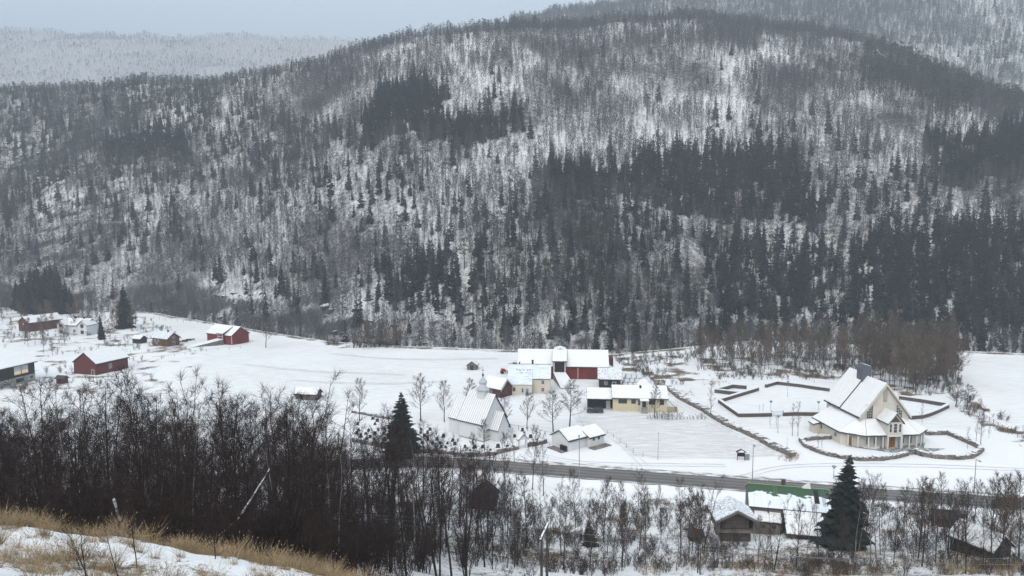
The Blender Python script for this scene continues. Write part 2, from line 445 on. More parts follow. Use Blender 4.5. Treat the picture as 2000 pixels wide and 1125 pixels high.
# brown brush ground (outlines taken on the valley floor)
BRUSH = [wpoly(p) for p in (
    [(1195, 700), (1300, 690), (1400, 700), (1500, 690), (1640, 700), (1640, 742), (1510, 735), (1400, 742), (1330, 745), (1290, 760), (1225, 735)],
    [(1630, 690), (1880, 700), (1880, 745), (1850, 770), (1760, 775), (1640, 740)],
    [(1850, 760), (1900, 780), (2000, 845), (2000, 875), (1940, 850), (1870, 800)],
    [(640, 672), (790, 660), (800, 676), (640, 680)])]
GREYFIELD = wpoly([(1130, 806), (1290, 812), (1390, 822), (1530, 893), (1300, 898), (1230, 890), (1190, 850), (1130, 825)])

def build_ground():
    ys = np.concatenate([np.arange(-60, 20, 2.0), np.arange(20, 130, .8), np.arange(130, 290, 1.3), np.arange(290, 700, 1.6), 700 * (3400 / 700) ** np.linspace(0, 1, 150)])
    us = np.linspace(-1.25, 1.25, 460)
    Yg, Ug = np.meshgrid(ys, us, indexing='ij')
    Xg = Ug * (Yg + 90)
    Zg = height(Xg, Yg)
    V = np.stack([Xg, Yg, Zg], -1).reshape(-1, 3)
    ny, nx = Xg.shape
    idx = np.arange(ny * nx).reshape(ny, nx)
    q = np.stack([idx[:-1, :-1], idx[:-1, 1:], idx[1:, 1:], idx[1:, :-1]], -1).reshape(-1, 4)
    X, Y = V[:, 0], V[:, 1]
    yf = foot_of(X)
    n1 = fbm(X * .05, Y * .05, 101); n2 = fbm(X * .2, Y * .2, 103)
    veg = np.zeros(len(V)); hill = np.zeros(len(V)); thin = np.zeros(len(V))
    veg += (1 - sstep(24, 38, Y)) * np.clip((n2 - .38) * 2.6, 0, .85)
    veg += sstep(30, 38, Y) * (1 - sstep(100, 122, Y)) * (.46 + .5 * (n1 - .5))
    veg += sstep(100, 122, Y) * (1 - sstep(-6, -3.5, Y - road_y(X))) * np.clip(.28 + (n2 - .5) * 1.3, 0, .7)
    veg += .75 * np.exp(-((Y - yf + 3) / 4.0) ** 2) * (n2 + .3)
    for P in BRUSH:
        veg = np.maximum(veg, in_poly(X, Y, P) * np.clip(.42 + (n2 - .5) * 1.6, 0, .95))
    # left farms: rough slopes with tussocks
    lf = in_poly(X, Y, wpoly([(-400, 770), (320, 770), (400, 700), (320, 640), (250, 600), (-400, 590)]))
    veg = np.maximum(veg, lf * np.clip(.30 + (n2 - .5) * 1.2, 0, .6))
    thin += in_poly(X, Y, GREYFIELD) * 1.0
    thin = np.maximum(thin, ((Y > 175) & (Y < yf)) * .62 * (n1 + .3) * (veg < .05))
    hill = sstep(0, 8, Y - yf) * (.83 + .5 * (fbm(X * .03, Y * .03, 111) - .5))
    hill = np.where(Y > 690, .78, hill)
    hill = np.where(Y > 1400, .80, hill)
    veg = np.where(Y > yf + 4, 0, veg)
    cy = (Y[q].mean(1)); cx = X[q].mean(1)
    cls = np.where(cy > 1400, 2, np.where(cy > foot_of(cx) + 3, 1, 0))
    for k, (nm) in enumerate(('ground', 'hillside', 'mountain')):
        qq = q[cls == k]
        u, inv = np.unique(qq, return_inverse=True)
        me = np_mesh(nm, V[u], inv.reshape(-1, 4), M['ground'])
        me.polygons.foreach_set('use_smooth', np.ones(len(me.polygons), dtype=bool))
        a = me.attributes.new('mask', 'FLOAT_COLOR', 'POINT')
        a.data.foreach_set('color', np.stack([veg[u], hill[u], thin[u], np.ones(len(u))], -1).astype(np.float32).ravel())
        o = link(nm, me); o['kind'] = 'structure'
build_ground()

# ------------------------------------------------------------------ road
def road_material():
    m, t, b = mat('asphalt'); L = t.links.new
    tc = N(t, 'ShaderNodeTexCoord'); sp = N(t, 'ShaderNodeSeparateXYZ'); L(tc.outputs['UV'], sp.inputs[0])
    nz = N(t, 'ShaderNodeTexNoise'); nz.inputs['Scale'].default_value = .8; nz.inputs['Detail'].default_value = 6
    mp = N(t, 'ShaderNodeMapping'); mp.inputs['Scale'].default_value = (.12, 2.2, 1); L(tc.outputs['UV'], mp.inputs[0]); L(mp.outputs[0], nz.inputs['Vector'])
    wv = N(t, 'ShaderNodeMath', operation='SINE'); mm = N(t, 'ShaderNodeMath', operation='MULTIPLY'); mm.inputs[1].default_value = 3.7; L(sp.outputs['Y'], mm.inputs[0]); L(mm.outputs[0], wv.inputs[0])
    ad = N(t, 'ShaderNodeMath', operation='MULTIPLY_ADD'); L(wv.outputs[0], ad.inputs[0]); ad.inputs[1].default_value = .22; L(nz.outputs[0], ad.inputs[2])
    rp = N(t, 'ShaderNodeValToRGB'); rp.color_ramp.elements[0].position = .25; rp.color_ramp.elements[1].position = .8
    rp.color_ramp.elements[0].color = (.10, .09, .082, 1); rp.color_ramp.elements[1].color = (.20, .185, .17, 1)
    L(ad.outputs[0], rp.inputs[0]); L(rp.outputs[0], b.inputs['Base Color']); b.inputs['Roughness'].default_value = .65
    return m
M['asphalt'] = road_material()
def ribbon(name, pts, widths, lift, material, uv=True):
    """a draped strip along world points; widths = cross offsets"""
    V, Fc, UV = [], [], []
    P = np.array(pts, float); d = np.gradient(P, axis=0); d /= np.linalg.norm(d, axis=1)[:, None]
    nrm = np.stack([-d[:, 1], d[:, 0]], 1)
    s = np.concatenate([[0], np.cumsum(np.linalg.norm(np.diff(P, axis=0), axis=1))])
    k = len(widths)
    for w_ in widths:
        pass
    X = P[:, None, 0] + nrm[:, None, 0] * np.array(widths)[None, :]
    Y = P[:, None, 1] + nrm[:, None, 1] * np.array(widths)[None, :]
    Z = height(X, Y) + lift
    V = np.stack([X, Y, Z], -1).reshape(-1, 3)
    idx = np.arange(len(P) * k).reshape(len(P), k)
    q = np.stack([idx[:-1, :-1], idx[1:, :-1], idx[1:, 1:], idx[:-1, 1:]], -1).reshape(-1, 4)[:, ::-1]
    me = np_mesh(name, V, q, material)
    ul = me.uv_layers.new(name='UVMap')
    uvv = np.stack([np.repeat(s, k), np.tile(widths, len(P))], -1)
    li = np.zeros(len(me.loops), dtype=np.int32); me.loops.foreach_get('vertex_index', li)
    ul.data.foreach_set('uv', uvv[li].astype(np.float32).ravel())
    return link(name, me)
rx = np.arange(-160, 170, 2.0)
rpts = [(x, float(road_y(x))) for x in rx]
o = ribbon('road', rpts, [-3.3, -2.2, -1.1, 0, 1.1, 2.2, 3.3], .06, M['asphalt']); o['kind'] = 'structure'
M['slush'] = noise_col('dirty_slush', (.24, .22, .20), (.74, .73, .72), 1.1, .75, 6, .40, .60, coord='UV', stretch=(.35, 1.6, 1))
for a_, b_ in ((-4.1, -3.2), (3.2, 4.3)):
    o = ribbon('road_verge', rpts, [a_, (a_ + b_) / 2, b_], .085, M['slush']); o['kind'] = 'structure'
# ------------------------------------------------------------------ haze: the falling snow in the air
hz = MB(); hz.box((0, 1650, 405), (7800, 3900, 850))
ho = hz.obj('haze', []); ho['kind'] = 'stuff'
hm = bpy.data.materials.new('haze'); hm.use_nodes = True; ht = hm.node_tree; ht.nodes.clear()
hout = ht.nodes.new('ShaderNodeOutputMaterial'); pv = ht.nodes.new('ShaderNodeVolumePrincipled')
pv.inputs['Color'].default_value = (.86, .93, 1.0, 1); pv.inputs['Density'].default_value = 0.00051; pv.inputs['Anisotropy'].default_value = 0.0
ht.links.new(pv.outputs[0], hout.inputs['Volume']); ho.data.materials.clear(); ho.data.materials.append(hm)
ho['label'] = 'thin pale haze of falling snow filling the valley air'

# ------------------------------------------------------------------ trees: generators
M['bark_grey'] = noise_col('birch_bark', (.13, .12, .115), (.30, .285, .275), 2.5, .9, 4, .35, .65, stretch=(1, 1, .5), rand=.25)
M['bark_dark'] = noise_col('dark_bark', (.014, .010, .0085), (.042, .031, .027), 2.0, .9, 4, .3, .7, rand=.3)
M['bark_brown'] = noise_col('brown_bark', (.036, .028, .024), (.085, .068, .058), 2.0, .9, 4, .3, .7, rand=.25)
M['twig_dark'] = noise_col('dark_twigs', (.016, .0088, .0068), (.042, .0245, .019), 1.5, .9, 3, .3, .7, rand=.3)
M['twig_brown'] = noise_col('brown_twigs', (.050, .035, .026), (.095, .068, .050), .6, .9, 3, .3, .7, rand=.25)
M['twig_aspen'] = noise_col('aspen_twigs', (.10, .072, .053), (.18, .135, .10), .3, .9, 3, .3, .7, rand=.3)
M['twig_grey'] = noise_col('grey_twigs', (.062, .059, .062), (.115, .108, .112), .6, .9, 3, .3, .7, rand=.3)
M['spruce'] = noise_col('spruce_needles', (.008, .013, .011), (.024, .034, .027), 1.4, .8, 3, .35, .7, rand=.3)
M['pine'] = noise_col('pine_needles', (.030, .038, .024), (.065, .075, .045), 1.2, .8, 3, .3, .7, rand=.3)
M['grass'] = noise_col('dry_grass', (.25, .175, .095), (.48, .36, .21), .5, .9, 3, .3, .7, rand=.25)
M['reed'] = noise_col('dry_reed', (.24, .17, .09), (.40, .30, .17), 1.5, .9, 3, .3, .7, rand=.25)

class TM:
    """triangle soup in numpy-friendly lists"""
    def __init__(s): s.v, s.f = [], []
    def tri(s, a, b, c):
        k = len(s.v); s.v += [a, b, c]; s.f.append((k, k + 1, k + 2))
    def limb(s, pts, rad, n=3):
        k0 = len(s.v)
        for i, p in enumerate(pts):
            d = (pts[min(i + 1, len(pts) - 1)] - pts[max(i - 1, 0)]); d = d / (np.linalg.norm(d) + 1e-9)
            u = np.cross(d, (.3, .9, .2)); u /= np.linalg.norm(u) + 1e-9; v = np.cross(d, u)
            for j in range(n):
                a = 2 * math.pi * j / n
                s.v.append(p + (u * math.cos(a) + v * math.sin(a)) * rad[i])
        for i in range(len(pts) - 1):
            for j in range(n):
                a, b = k0 + i * n + j, k0 + i * n + (j + 1) % n
                c, d = a + n, b + n
                s.f.append((a, b, d)); s.f.append((a, d, c))
    def mesh(s, name, m):
        return np_mesh(name, np.array(s.v, float), np.array(s.f, int), m)
def unit(a):
    return a / (np.linalg.norm(a) + 1e-9)
def bare_tree(rng, Ht, clear=.25, nb=16, ns=6, nt=7, spread=.32, up=.75, r0=None, tw=.012, multi=1, lean=.06, tube=3, twl=.07):
    """trunk(s) and crown (limbs, branches, twigs) of a leafless tree; returns two soups"""
    T, C = TM(), TM()
    r0 = r0 or Ht * .011
    for mstem in range(multi):
        hh = Ht * (1 if mstem == 0 else rng.uniform(.7, .95))
        az0 = rng.uniform(0, 6.28); ln = lean * rng.uniform(.3, 1.5) * (1 if multi == 1 else 2.4)
        npt = 7; pts = []
        off = np.zeros(3) if multi == 1 else np.array((math.cos(az0), math.sin(az0), 0)) * .12
        wob = rng.normal(0, .012 * hh, (npt, 2)); wob[0] = 0
        for i in range(npt):
            t = i / (npt - 1)
            pts.append(off + np.array((math.cos(az0) * ln * hh * t + wob[i, 0] * t, math.sin(az0) * ln * hh * t + wob[i, 1] * t, hh * t)))
        rad = [r0 * (1 - .9 * (i / (npt - 1)) ** .9) * (.75 if multi > 1 else 1) for i in range(npt)]
        pts[0] = pts[0] - np.array((0, 0, .5))
        T.limb(pts, rad, 5)
        def on(t):
            x = t * (npt - 1); i = min(int(x), npt - 2); return pts[i] + (pts[i + 1] - pts[i]) * (x - i), rad[i] + (rad[i + 1] - rad[i]) * (x - i)
        for b in range(nb):
            t = clear + (.985 - clear) * ((b + rng.uniform(0, 1)) / nb)
            p, r = on(t)
            az = b * 2.4 + rng.uniform(-.5, .5)
            ln_b = hh * spread * (1.0 - t) ** .55 * rng.uniform(.65, 1.15) + hh * .03
            el = up * rng.uniform(.6, 1.25)
            d = np.array((math.cos(az) * math.cos(el), math.sin(az) * math.cos(el), math.sin(el)))
            q = [p]; dd = d.copy()
            for k in range(3):
                dd = unit(dd + np.array((0, 0, .16)) + rng.normal(0, .12, 3)); q.append(q[-1] + dd * ln_b / 3)
            rb = max(r * .5, tw * 1.1)
            C.limb(q, [rb, rb * .7, rb * .42, tw * .5], tube)
            for s_ in range(ns):
                ts = .22 + .78 * (s_ + rng.uniform(0, 1)) / ns
                x = ts * 3; i = min(int(x), 2); sp_ = q[i] + (q[i + 1] - q[i]) * (x - i)
                d2 = unit(unit(q[i + 1] - q[i]) + rng.normal(0, .62, 3) + np.array((0, 0, .22)))
                l2 = ln_b * rng.uniform(.22, .5) * (1.15 - .5 * ts)
                mid = sp_ + d2 * l2 * .5 + rng.normal(0, .03 * l2, 3); end = sp_ + unit(d2 + np.array((0, 0, .2))) * l2
                sd_ = unit(np.cross(d2, rng.normal(0, 1, 3))) * tw * .8
                C.tri(sp_ - sd_, sp_ + sd_, mid); C.tri(mid - sd_ * .7, mid + sd_ * .7, end)
                for w_ in range(nt):
                    a = rng.uniform(.1, 1); bp_ = sp_ + (end - sp_) * a
                    d3 = unit(d2 + rng.normal(0, .75, 3) + np.array((0, 0, .15)))
                    l3 = hh * twl * rng.uniform(.5, 1.2)
                    s3 = unit(np.cross(d3, rng.normal(0, 1, 3))) * tw * .55
                    C.tri(bp_ - s3, bp_ + s3, bp_ + d3 * l3)
    return T, C
def spruce(rng, Ht, Rm, lev=16, nb=6, side=2, start=.05):
    T, C = TM(), TM()
    T.limb([np.array((0, 0, -.5)), np.array((0, 0, Ht * .5)), np.array((0, 0, Ht))], [Ht * .014, Ht * .009, .01], 4)
    lump = rng.uniform(.72, 1.12, lev + 1); side_b = rng.uniform(0, 6.28)
    for k in range(lev):
        t = (k + rng.uniform(-.25, .25)) / lev; t = min(max(t, 0), .985)
        z = Ht * (start + (1 - start) * t)
        Rk = Rm * (1 - t) ** .82 * lump[k] + .10
        for b in range(nb):
            az = 6.283 * (b + rng.uniform(-.4, .4)) / nb + k * 1.1
            if rng.uniform() < .10: continue
            Rb = Rk * rng.uniform(.5, 1.2) * (1 + .14 * math.cos(az - side_b)); z = Ht * (start + (1 - start) * min(.99, max(0, t + rng.uniform(-1.2, 1.2) / lev)))
            dr = np.array((math.cos(az), math.sin(az), 0)); sd_ = np.array((-dr[1], dr[0], 0))
            drop = .46 * Rb * (1 - .7 * t) * rng.uniform(.6, 1.3)
            p0 = np.array((0, 0, z + .12 * Rb)); p1 = p0 + dr * Rb * .55 - np.array((0, 0, drop * .7)); p2 = p0 + dr * Rb - np.array((0, 0, drop * .85))
            wd = Rb * .30
            C.tri(p0, p1 - sd_ * wd, p2); C.tri(p0, p2, p1 + sd_ * wd)
            C.tri(p0 + np.array((0, 0, -.02)), p1 - np.array((0, 0, wd * 1.2)), p2)
            for j in range(side):
                a = (j + rng.uniform(.2, .9)) / side
                q0 = p0 + (p2 - p0) * a
                for sg in (-1, 1):
                    e = q0 + (dr * .75 + sd_ * sg * .8) * Rb * .34 * (1.1 - .6 * a) - np.array((0, 0, Rb * rng.uniform(.06, .2)))
                    C.tri(q0 - dr * Rb * .09, q0 + dr * Rb * .09, e)
    return T, C
def pine(rng, Ht, Rm, ncl=34, per=9, base=.45):
    T, C = TM(), TM()
    lx = rng.uniform(-.04, .04) * Ht
    T.limb([np.array((0, 0, -.5)), np.array((lx * .5, 0, Ht * .5)), np.array((lx, 0, Ht * .95))], [Ht * .017, Ht * .012, .03], 4)
    for k in range(ncl):
        t = rng.uniform(0, 1); z = Ht * (base + (1 - base) * t)
        env = Rm * (math.sin(math.pi * min(1, .18 + .80 * t)) ** .7)
        az = rng.uniform(0, 6.283); r = env * rng.uniform(.25, 1)
        c = np.array((lx * t + math.cos(az) * r, math.sin(az) * r, z))
        C.tri(np.array((lx * t, .03, z - .2 * r)), np.array((lx * t, -.03, z - .2 * r)), c)
        cs = Rm * rng.uniform(.22, .40)
        for j in range(per):
            d = unit(rng.normal(0, 1, 3) * np.array((1, 1, .55))); e = unit(np.cross(d, rng.normal(0, 1, 3)))
            a = c + d * cs * rng.uniform(.2, 1)
            C.tri(a + e * cs * .32, a - e * cs * .32, a + d * cs * rng.uniform(.3, .6) + np.array((0, 0, .1 * cs)))
    return T, C
def joined(T, C, name, mt, mc):
    """trunk and crown as one mesh with two materials"""
    v = np.array(T.v + C.v, float); k = len(T.v)
    f = np.array(T.f + [tuple(i + k for i in t) for t in C.f], int)
    me = np_mesh(name, v, f, [mt, mc])
    me.polygons.foreach_set('material_index', np.array([0] * len(T.f) + [1] * len(C.f), dtype=np.int32))
    return me
def scatter(name, label, protos, pts, rot, scl, idx):
    """one object whose points carry copies of the prototypes (what nobody could count)"""
    c = bpy.data.collections.new(name + '_kinds')
    for i, me in enumerate(protos):
        ob = bpy.data.objects.new('%s_kind_%02d' % (name, i), me); c.objects.link(ob)
    me = bpy.data.meshes.new(name); me.vertices.add(len(pts)); me.vertices.foreach_set('co', np.asarray(pts, dtype=np.float32).ravel())
    a = me.attributes.new('rot', 'FLOAT_VECTOR', 'POINT'); a.data.foreach_set('vector', np.asarray(rot, dtype=np.float32).ravel())
    a = me.attributes.new('scl', 'FLOAT_VECTOR', 'POINT'); a.data.foreach_set('vector', np.asarray(scl, dtype=np.float32).ravel())
    a = me.attributes.new('kind_index', 'INT', 'POINT'); a.data.foreach_set('value', np.asarray(idx, dtype=np.int32))
    o = link(name, me); o['kind'] = 'stuff'; o['label'] = label
    ng = bpy.data.node_groups.new(name, 'GeometryNodeTree')
    ng.interface.new_socket('Geometry', in_out='INPUT', socket_type='NodeSocketGeometry')
    ng.interface.new_socket('Geometry', in_out='OUTPUT', socket_type='NodeSocketGeometry')
    gi = ng.nodes.new('NodeGroupInput'); go = ng.nodes.new('NodeGroupOutput')
    ci = ng.nodes.new('GeometryNodeCollectionInfo'); ci.inputs['Collection'].default_value = c
    ci.inputs['Separate Children'].default_value = True; ci.inputs['Reset Children'].default_value = True
    ip = ng.nodes.new('GeometryNodeInstanceOnPoints'); ip.inputs['Pick Instance'].default_value = True
    def na(nm, ty):
        n = ng.nodes.new('GeometryNodeInputNamedAttribute'); n.data_type = ty; n.inputs['Name'].default_value = nm
        return n.outputs['Attribute']
    ng.links.new(gi.outputs[0], ip.inputs['Points']); ng.links.new(ci.outputs[0], ip.inputs['Instance'])
    ng.links.new(na('kind_index', 'INT'), ip.inputs['Instance Index'])
    ng.links.new(na('rot', 'FLOAT_VECTOR'), ip.inputs['Rotation']); ng.links.new(na('scl', 'FLOAT_VECTOR'), ip.inputs['Scale'])
    ng.links.new(ip.outputs[0], go.inputs[0])
    md = o.modifiers.new('scatter', 'NODES'); md.node_group = ng
    return o

# ------------------------------------------------------------------ the wooded hill
rg = np.random.default_rng(5)
SPR_LO = [joined(*spruce(rg, 17, rg.uniform(2.0, 3.0), 30, 6, 1), 'spruce', M['bark_dark'], M['spruce']) for _ in range(6)]
PIN_LO = [joined(*pine(rg, 14, rg.uniform(2.2, 3.2), 34, 9, rg.uniform(.35, .55)), 'pine', M['bark_brown'], M['pine']) for _ in range(5)]
BIR_LO = [joined(*bare_tree(rg, 12, rg.uniform(.15, .35), 17, 4, 6, rg.uniform(.20, .30), .85, .095, .050, 1, .06, 3, .09), 'birch', M['bark_grey'], M['twig_grey']) for _ in range(7)]
FAR_LO = [joined(*bare_tree(rg, 10, .15, 8, 3, 3, .26, .9, .18, .10, 1, .05, 3, .09), 'far_birch', M['bark_grey'], M['twig_grey']) for _ in range(4)]

DENSE = [([(690, 225), (740, 180), (800, 175), (860, 190), (862, 272), (700, 284)], .95, 0),
         ([(868, 230), (960, 222), (1012, 228), (1012, 268), (868, 282)], .9, 0),
         ([(205, 280), (345, 268), (350, 312), (210, 324)], .9, 0),
         ([(1045, 345), (1240, 350), (1240, 398), (1045, 388)], .9, 0), ([(480, 300), (920, 300), (1000, 420), (900, 480), (560, 470), (470, 400)], .16, .4), ([(470, 520), (720, 540), (720, 650), (500, 640)], .20, .2), ([(1560, 330), (1830, 340), (1830, 460), (1640, 470)], .26, .2),
         ([(1240, 305), (1540, 292), (1605, 352), (1590, 445), (1400, 432), (1240, 395)], .92, .12),
         ([(1820, 275), (2000, 268), (2400, 260), (2400, 345), (1830, 352)], .85, 0),
         ([(1640, 460), (1760, 452), (1820, 440), (2400, 430), (2400, 700), (1880, 690), (1640, 640)], .95, .1),
         ([(702, 515), (780, 512), (850, 492), (918, 482), (912, 612), (760, 602), (700, 570)], .75, .1),
         ([(1380, 470), (1620, 480), (1640, 650), (1390, 670)], .8, .2),
         ([(920, 395), (1330, 430), (1380, 650), (1300, 690), (940, 670)], .58, .45),
         ([(90, 190), (330, 200), (440, 270), (350, 480), (120, 565), (-200, 520), (-200, 250)], .30, .45),
         ([(0, 172), (330, 162), (430, 190), (400, 262), (200, 262), (-200, 225)], .6, .75),
         ([(1680, 90), (1780, 130), (1900, 175), (2100, 200), (2100, 240), (1800, 220), (1690, 180)], .45, .8),
         ([(440, 200), (700, 260), (720, 330), (560, 360), (440, 320)], .30, .5)]
def hill_points():
    cell = 2.65
    P = []
    ys = np.arange(285, 720, cell)
    for y in ys:
        xs = np.arange(-.86 * y, .86 * y, cell)
        P.append(np.stack([xs, np.full(len(xs), y)], 1))
    P = np.concatenate(P); P += NR.uniform(-.5 * cell, .5 * cell, P.shape)
    X, Y = P[:, 0], P[:, 1]
    yf = foot_of(X); yr = ridge_of(X)[0]
    k = (Y > yf + 7) & (Y < yr + 22)
    X, Y, yf, yr = X[k], Y[k], yf[k], yr[k]
    Z = height(X, Y)
    gx = (height(X + 1, Y) - height(X - 1, Y)) / 2; gy = (height(X, Y + 1) - height(X, Y - 1)) / 2
    slope = np.hypot(gx, gy)
    px, py = proj(X, Y, Z)
    ps = np.where(py < 290, .012, .045); pp = np.full(len(X), .35)
    ps = ps + .035 * (fbm(X * .02, Y * .02, 201) > .6)
    jx = px + (fbm(X * .045, Y * .045, 221) - .5) * 95; jy = py + (fbm(X * .045, Y * .045, 223) - .5) * 60
    for poly, pr, pf in DENSE[::-1]:
        i = in_poly(jx, jy, poly); ps[i] = pr; pp[i] = pf
    top = (Y > yr - 18); ps[top] = np.maximum(ps[top], .20); pp[top] = .75
    u = NR.uniform(0, 1, len(X))
    con = (u < ps * .78) & (slope < 1.5)
    clump = fbm(X * .035, Y * .035, 211) + .35 * (fbm(X * .12, Y * .12, 213) - .5)
    bden = np.clip(np.where(py < 290, .61, .68) + (clump - .5) * 2.0, .20, .97)
    openp = in_poly(px, py, [(650, 395), (800, 380), (830, 470), (700, 480), (640, 440)]) | in_poly(px, py, [(1330, 480), (1400, 500), (1390, 600), (1310, 590)])
    bden = np.where(openp, .22, bden)
    bden = np.where(ps > .7, .25, bden)
    bden = np.where(top, .95, bden)
    bir = ~con & (NR.uniform(0, 1, len(X)) < bden) & (slope < np.where(Y < yf + 90, 2.6, 1.35))
    isp = con & (NR.uniform(0, 1, len(X)) < pp)
    iss = con & ~isp
    return X, Y, Z, px, py, ps, iss, isp, bir, top
def zone(px, py, X):
    v = 'upper' if py < 270 else ('middle' if py < 430 else 'lower')
    for lim, h in ((130, 'the far red barn'), (330, 'the brown log cabin'), (560, 'the bright red barn'), (800, 'the clump at the field edge'), (960, 'the tiny field hut'), (1200, 'the long red barn'), (1400, 'the yellow house'), (1580, 'the church yard'), (1850, 'the cream church')):
        if px < lim: return v, 'above ' + h
    return v, 'above the track beyond the church'
def put_hill():
    X, Y, Z, px, py, ps, iss, isp, bir, top = hill_points()
    inv = (px > 0) & (px < 2000) & (py > 0)
    spec = [('spruce_tree', 'spruce_forest', iss, SPR_LO, (.36, 1.08), 'narrow dark spruce', 'dark spruce wood filling the rest of the hillside', 'spruce'),
            ('pine_tree', 'pine_forest', isp, PIN_LO, (.6, 1.1), 'olive pine', 'olive pine wood scattered over the rest of the hillside', 'pine'),
            ('birch_tree', 'birch_forest', bir, BIR_LO, (.55, 1.15), 'bare grey birch', 'bare grey birch wood covering the rest of the hillside', 'birch')]
    for nm, sn, sel, protos, (s0, s1), lab, slab, cat in spec:
        ii = np.nonzero(sel)[0]
        sc = NR.uniform(s0, s1, len(ii))
        if nm == 'spruce_tree': sc = np.where(ps[ii] > .7, sc * 1.02, sc * .95)
        sc = sc * np.where(top[ii], .72, 1) * (.9 + .2 * NR.uniform(0, 1, len(ii)))
        order = np.argsort(-(sc / Y[ii]) * inv[ii])
        near = order[:300]; rest = order[300:]
        for j in near:
            i = ii[j]; v, h = zone(px[i], py[i], X[i])
            o = link(nm, protos[rnd.randrange(len(protos))])
            o.location = (X[i], Y[i], Z[i] - .1); s = sc[j]
            o.rotation_euler = (0, 0, rnd.uniform(0, 6.28)); o.scale = (s * rnd.uniform(.85, 1.15), s * rnd.uniform(.85, 1.15), s)
            sz = 'tall' if s > .93 else ('middling' if s > .78 else 'small')
            pl_ = cat + ('es' if cat == 'birch' else 's')
            tag(o, '%s %s on the %s hillside %s' % (sz, lab, v, h), cat, '%s %s on the %s hillside %s' % (sz, pl_, v, h))
        i = ii[rest]; s = sc[rest]
        n = len(i)
        rot = np.stack([NR.normal(0, .03, n), NR.normal(0, .03, n), NR.uniform(0, 6.28, n)], 1)
        w_ = s * NR.uniform(.85, 1.2, n)
        scatter(sn, slab, protos, np.stack([X[i], Y[i], Z[i] - .1], 1), rot, np.stack([w_, w_, s], 1), NR.integers(0, len(protos), n))
        print(sn, n)
put_hill()
def put_far():
    # the hill behind, right
    def grid(y0, y1, cell, xl, xr):
        P = []
        for y in np.arange(y0, y1, cell):
            xs = np.arange(xl * y, xr * y, cell); P.append(np.stack([xs, np.full(len(xs), y)], 1))
        P = np.concatenate(P); return P + NR.uniform(-.5 * cell, .5 * cell, P.shape)
    for nm, lab, (y0, y1, cell, xl, xr), protos, s0, conp in (
            ('wood_behind_hill', 'hazy bare wood on the slope rising behind the hill', (700, 1280, 3.3, .0, .78), BIR_LO[:4] + PIN_LO[:2] + SPR_LO[:1], 1.1, .14),
            ('far_wood', 'pale bare wood on the distant mountain', (1800, 2520, 7.0, -.78, .0), FAR_LO + PIN_LO[:1], 1.1, .10)):
        P = grid(y0, y1, cell, xl, xr); X, Y = P[:, 0], P[:, 1]
        cl = fbm(X * (.01 if y0 < 1000 else .004), Y * (.01 if y0 < 1000 else .004), 301)
        k = NR.uniform(0, 1, len(X)) < np.clip(.74 + (cl - .5) * 1.8, .35, .97)
        X, Y = X[k], Y[k]; Z = height(X, Y)
        if y0 < 1000:
            _, py = proj(X, Y, Z); k = py > -160; X, Y, Z = X[k], Y[k], Z[k]
        n = len(X); s = NR.uniform(.7, 1.25, n) * s0
        nb = 4
        idx = np.where(NR.uniform(0, 1, n) < conp * 2 * fbm(X * .01, Y * .01, 307) ** 1, NR.integers(nb, len(protos), n), NR.integers(0, nb, n))
        rot = np.stack([NR.normal(0, .03, n), NR.normal(0, .03, n), NR.uniform(0, 6.28, n)], 1)
        scatter(nm, lab, protos, np.stack([X, Y, Z - .2], 1), rot, np.stack([s, s, s], 1), idx)
        print(nm, n)
put_far()

# ------------------------------------------------------------------ rock outcrops on the hill
def rock_material():
    m, t, b = mat('snow_topped_rock'); L = t.links.new
    ge = N(t, 'ShaderNodeNewGeometry'); sn = N(t, 'ShaderNodeSeparateXYZ'); L(ge.outputs['Normal'], sn.inputs[0])
    tc = N(t, 'ShaderNodeTexCoord'); nz = N(t, 'ShaderNodeTexNoise'); nz.inputs['Scale'].default_value = 1.2; nz.inputs['Detail'].default_value = 5; L(tc.outputs['Object'], nz.inputs['Vector'])
    a = N(t, 'ShaderNodeMath', operation='MULTIPLY_ADD'); L(nz.outputs[0], a.inputs[0]); a.inputs[1].default_value = .5; L(sn.outputs['Z'], a.inputs[2])
    k = N(t, 'ShaderNodeMath', operation='MULTIPLY_ADD'); k.use_clamp = True; L(a.outputs[0], k.inputs[0]); k.inputs[1].default_value = 6; k.inputs[2].default_value = -5.0
    rp = N(t, 'ShaderNodeValToRGB'); rp.color_ramp.elements[0].color = (.022, .023, .025, 1); rp.color_ramp.elements[1].color = (.10, .10, .10, 1); L(nz.outputs[0], rp.inputs[0])
    mc = N(t, 'ShaderNodeMix', data_type='RGBA'); L(k.outputs[0], mc.inputs[0]); L(rp.outputs[0], mc.inputs[6]); mc.inputs[7].default_value = (.82, .81, .79, 1)
    L(mc.outputs[2], b.inputs['Base Color']); b.inputs['Roughness'].default_value = .85
    return m
M['rock'] = rock_material()
def rock_mesh(rng):
    import bmesh
    bm = bmesh.new(); bmesh.ops.create_icosphere(bm, subdivisions=2, radius=1.0)
    cut = [(Vector(rng.normal(0, 1, 3)).normalized(), rng.uniform(.45, .8)) for _ in range(9)]
    for v in bm.verts:
        for n_, d in cut:
            e = v.co.dot(n_) - d
            if e > 0: v.co -= n_ * e
        v.co = Vector((v.co.x * 1.6, v.co.y, v.co.z * .8)) + Vector(rng.normal(0, .03, 3))
    me = bpy.data.meshes.new('rock'); bm.to_mesh(me); bm.free(); me.materials.append(M['rock']); return me
ROCK = [rock_mesh(rg) for _ in range(6)]
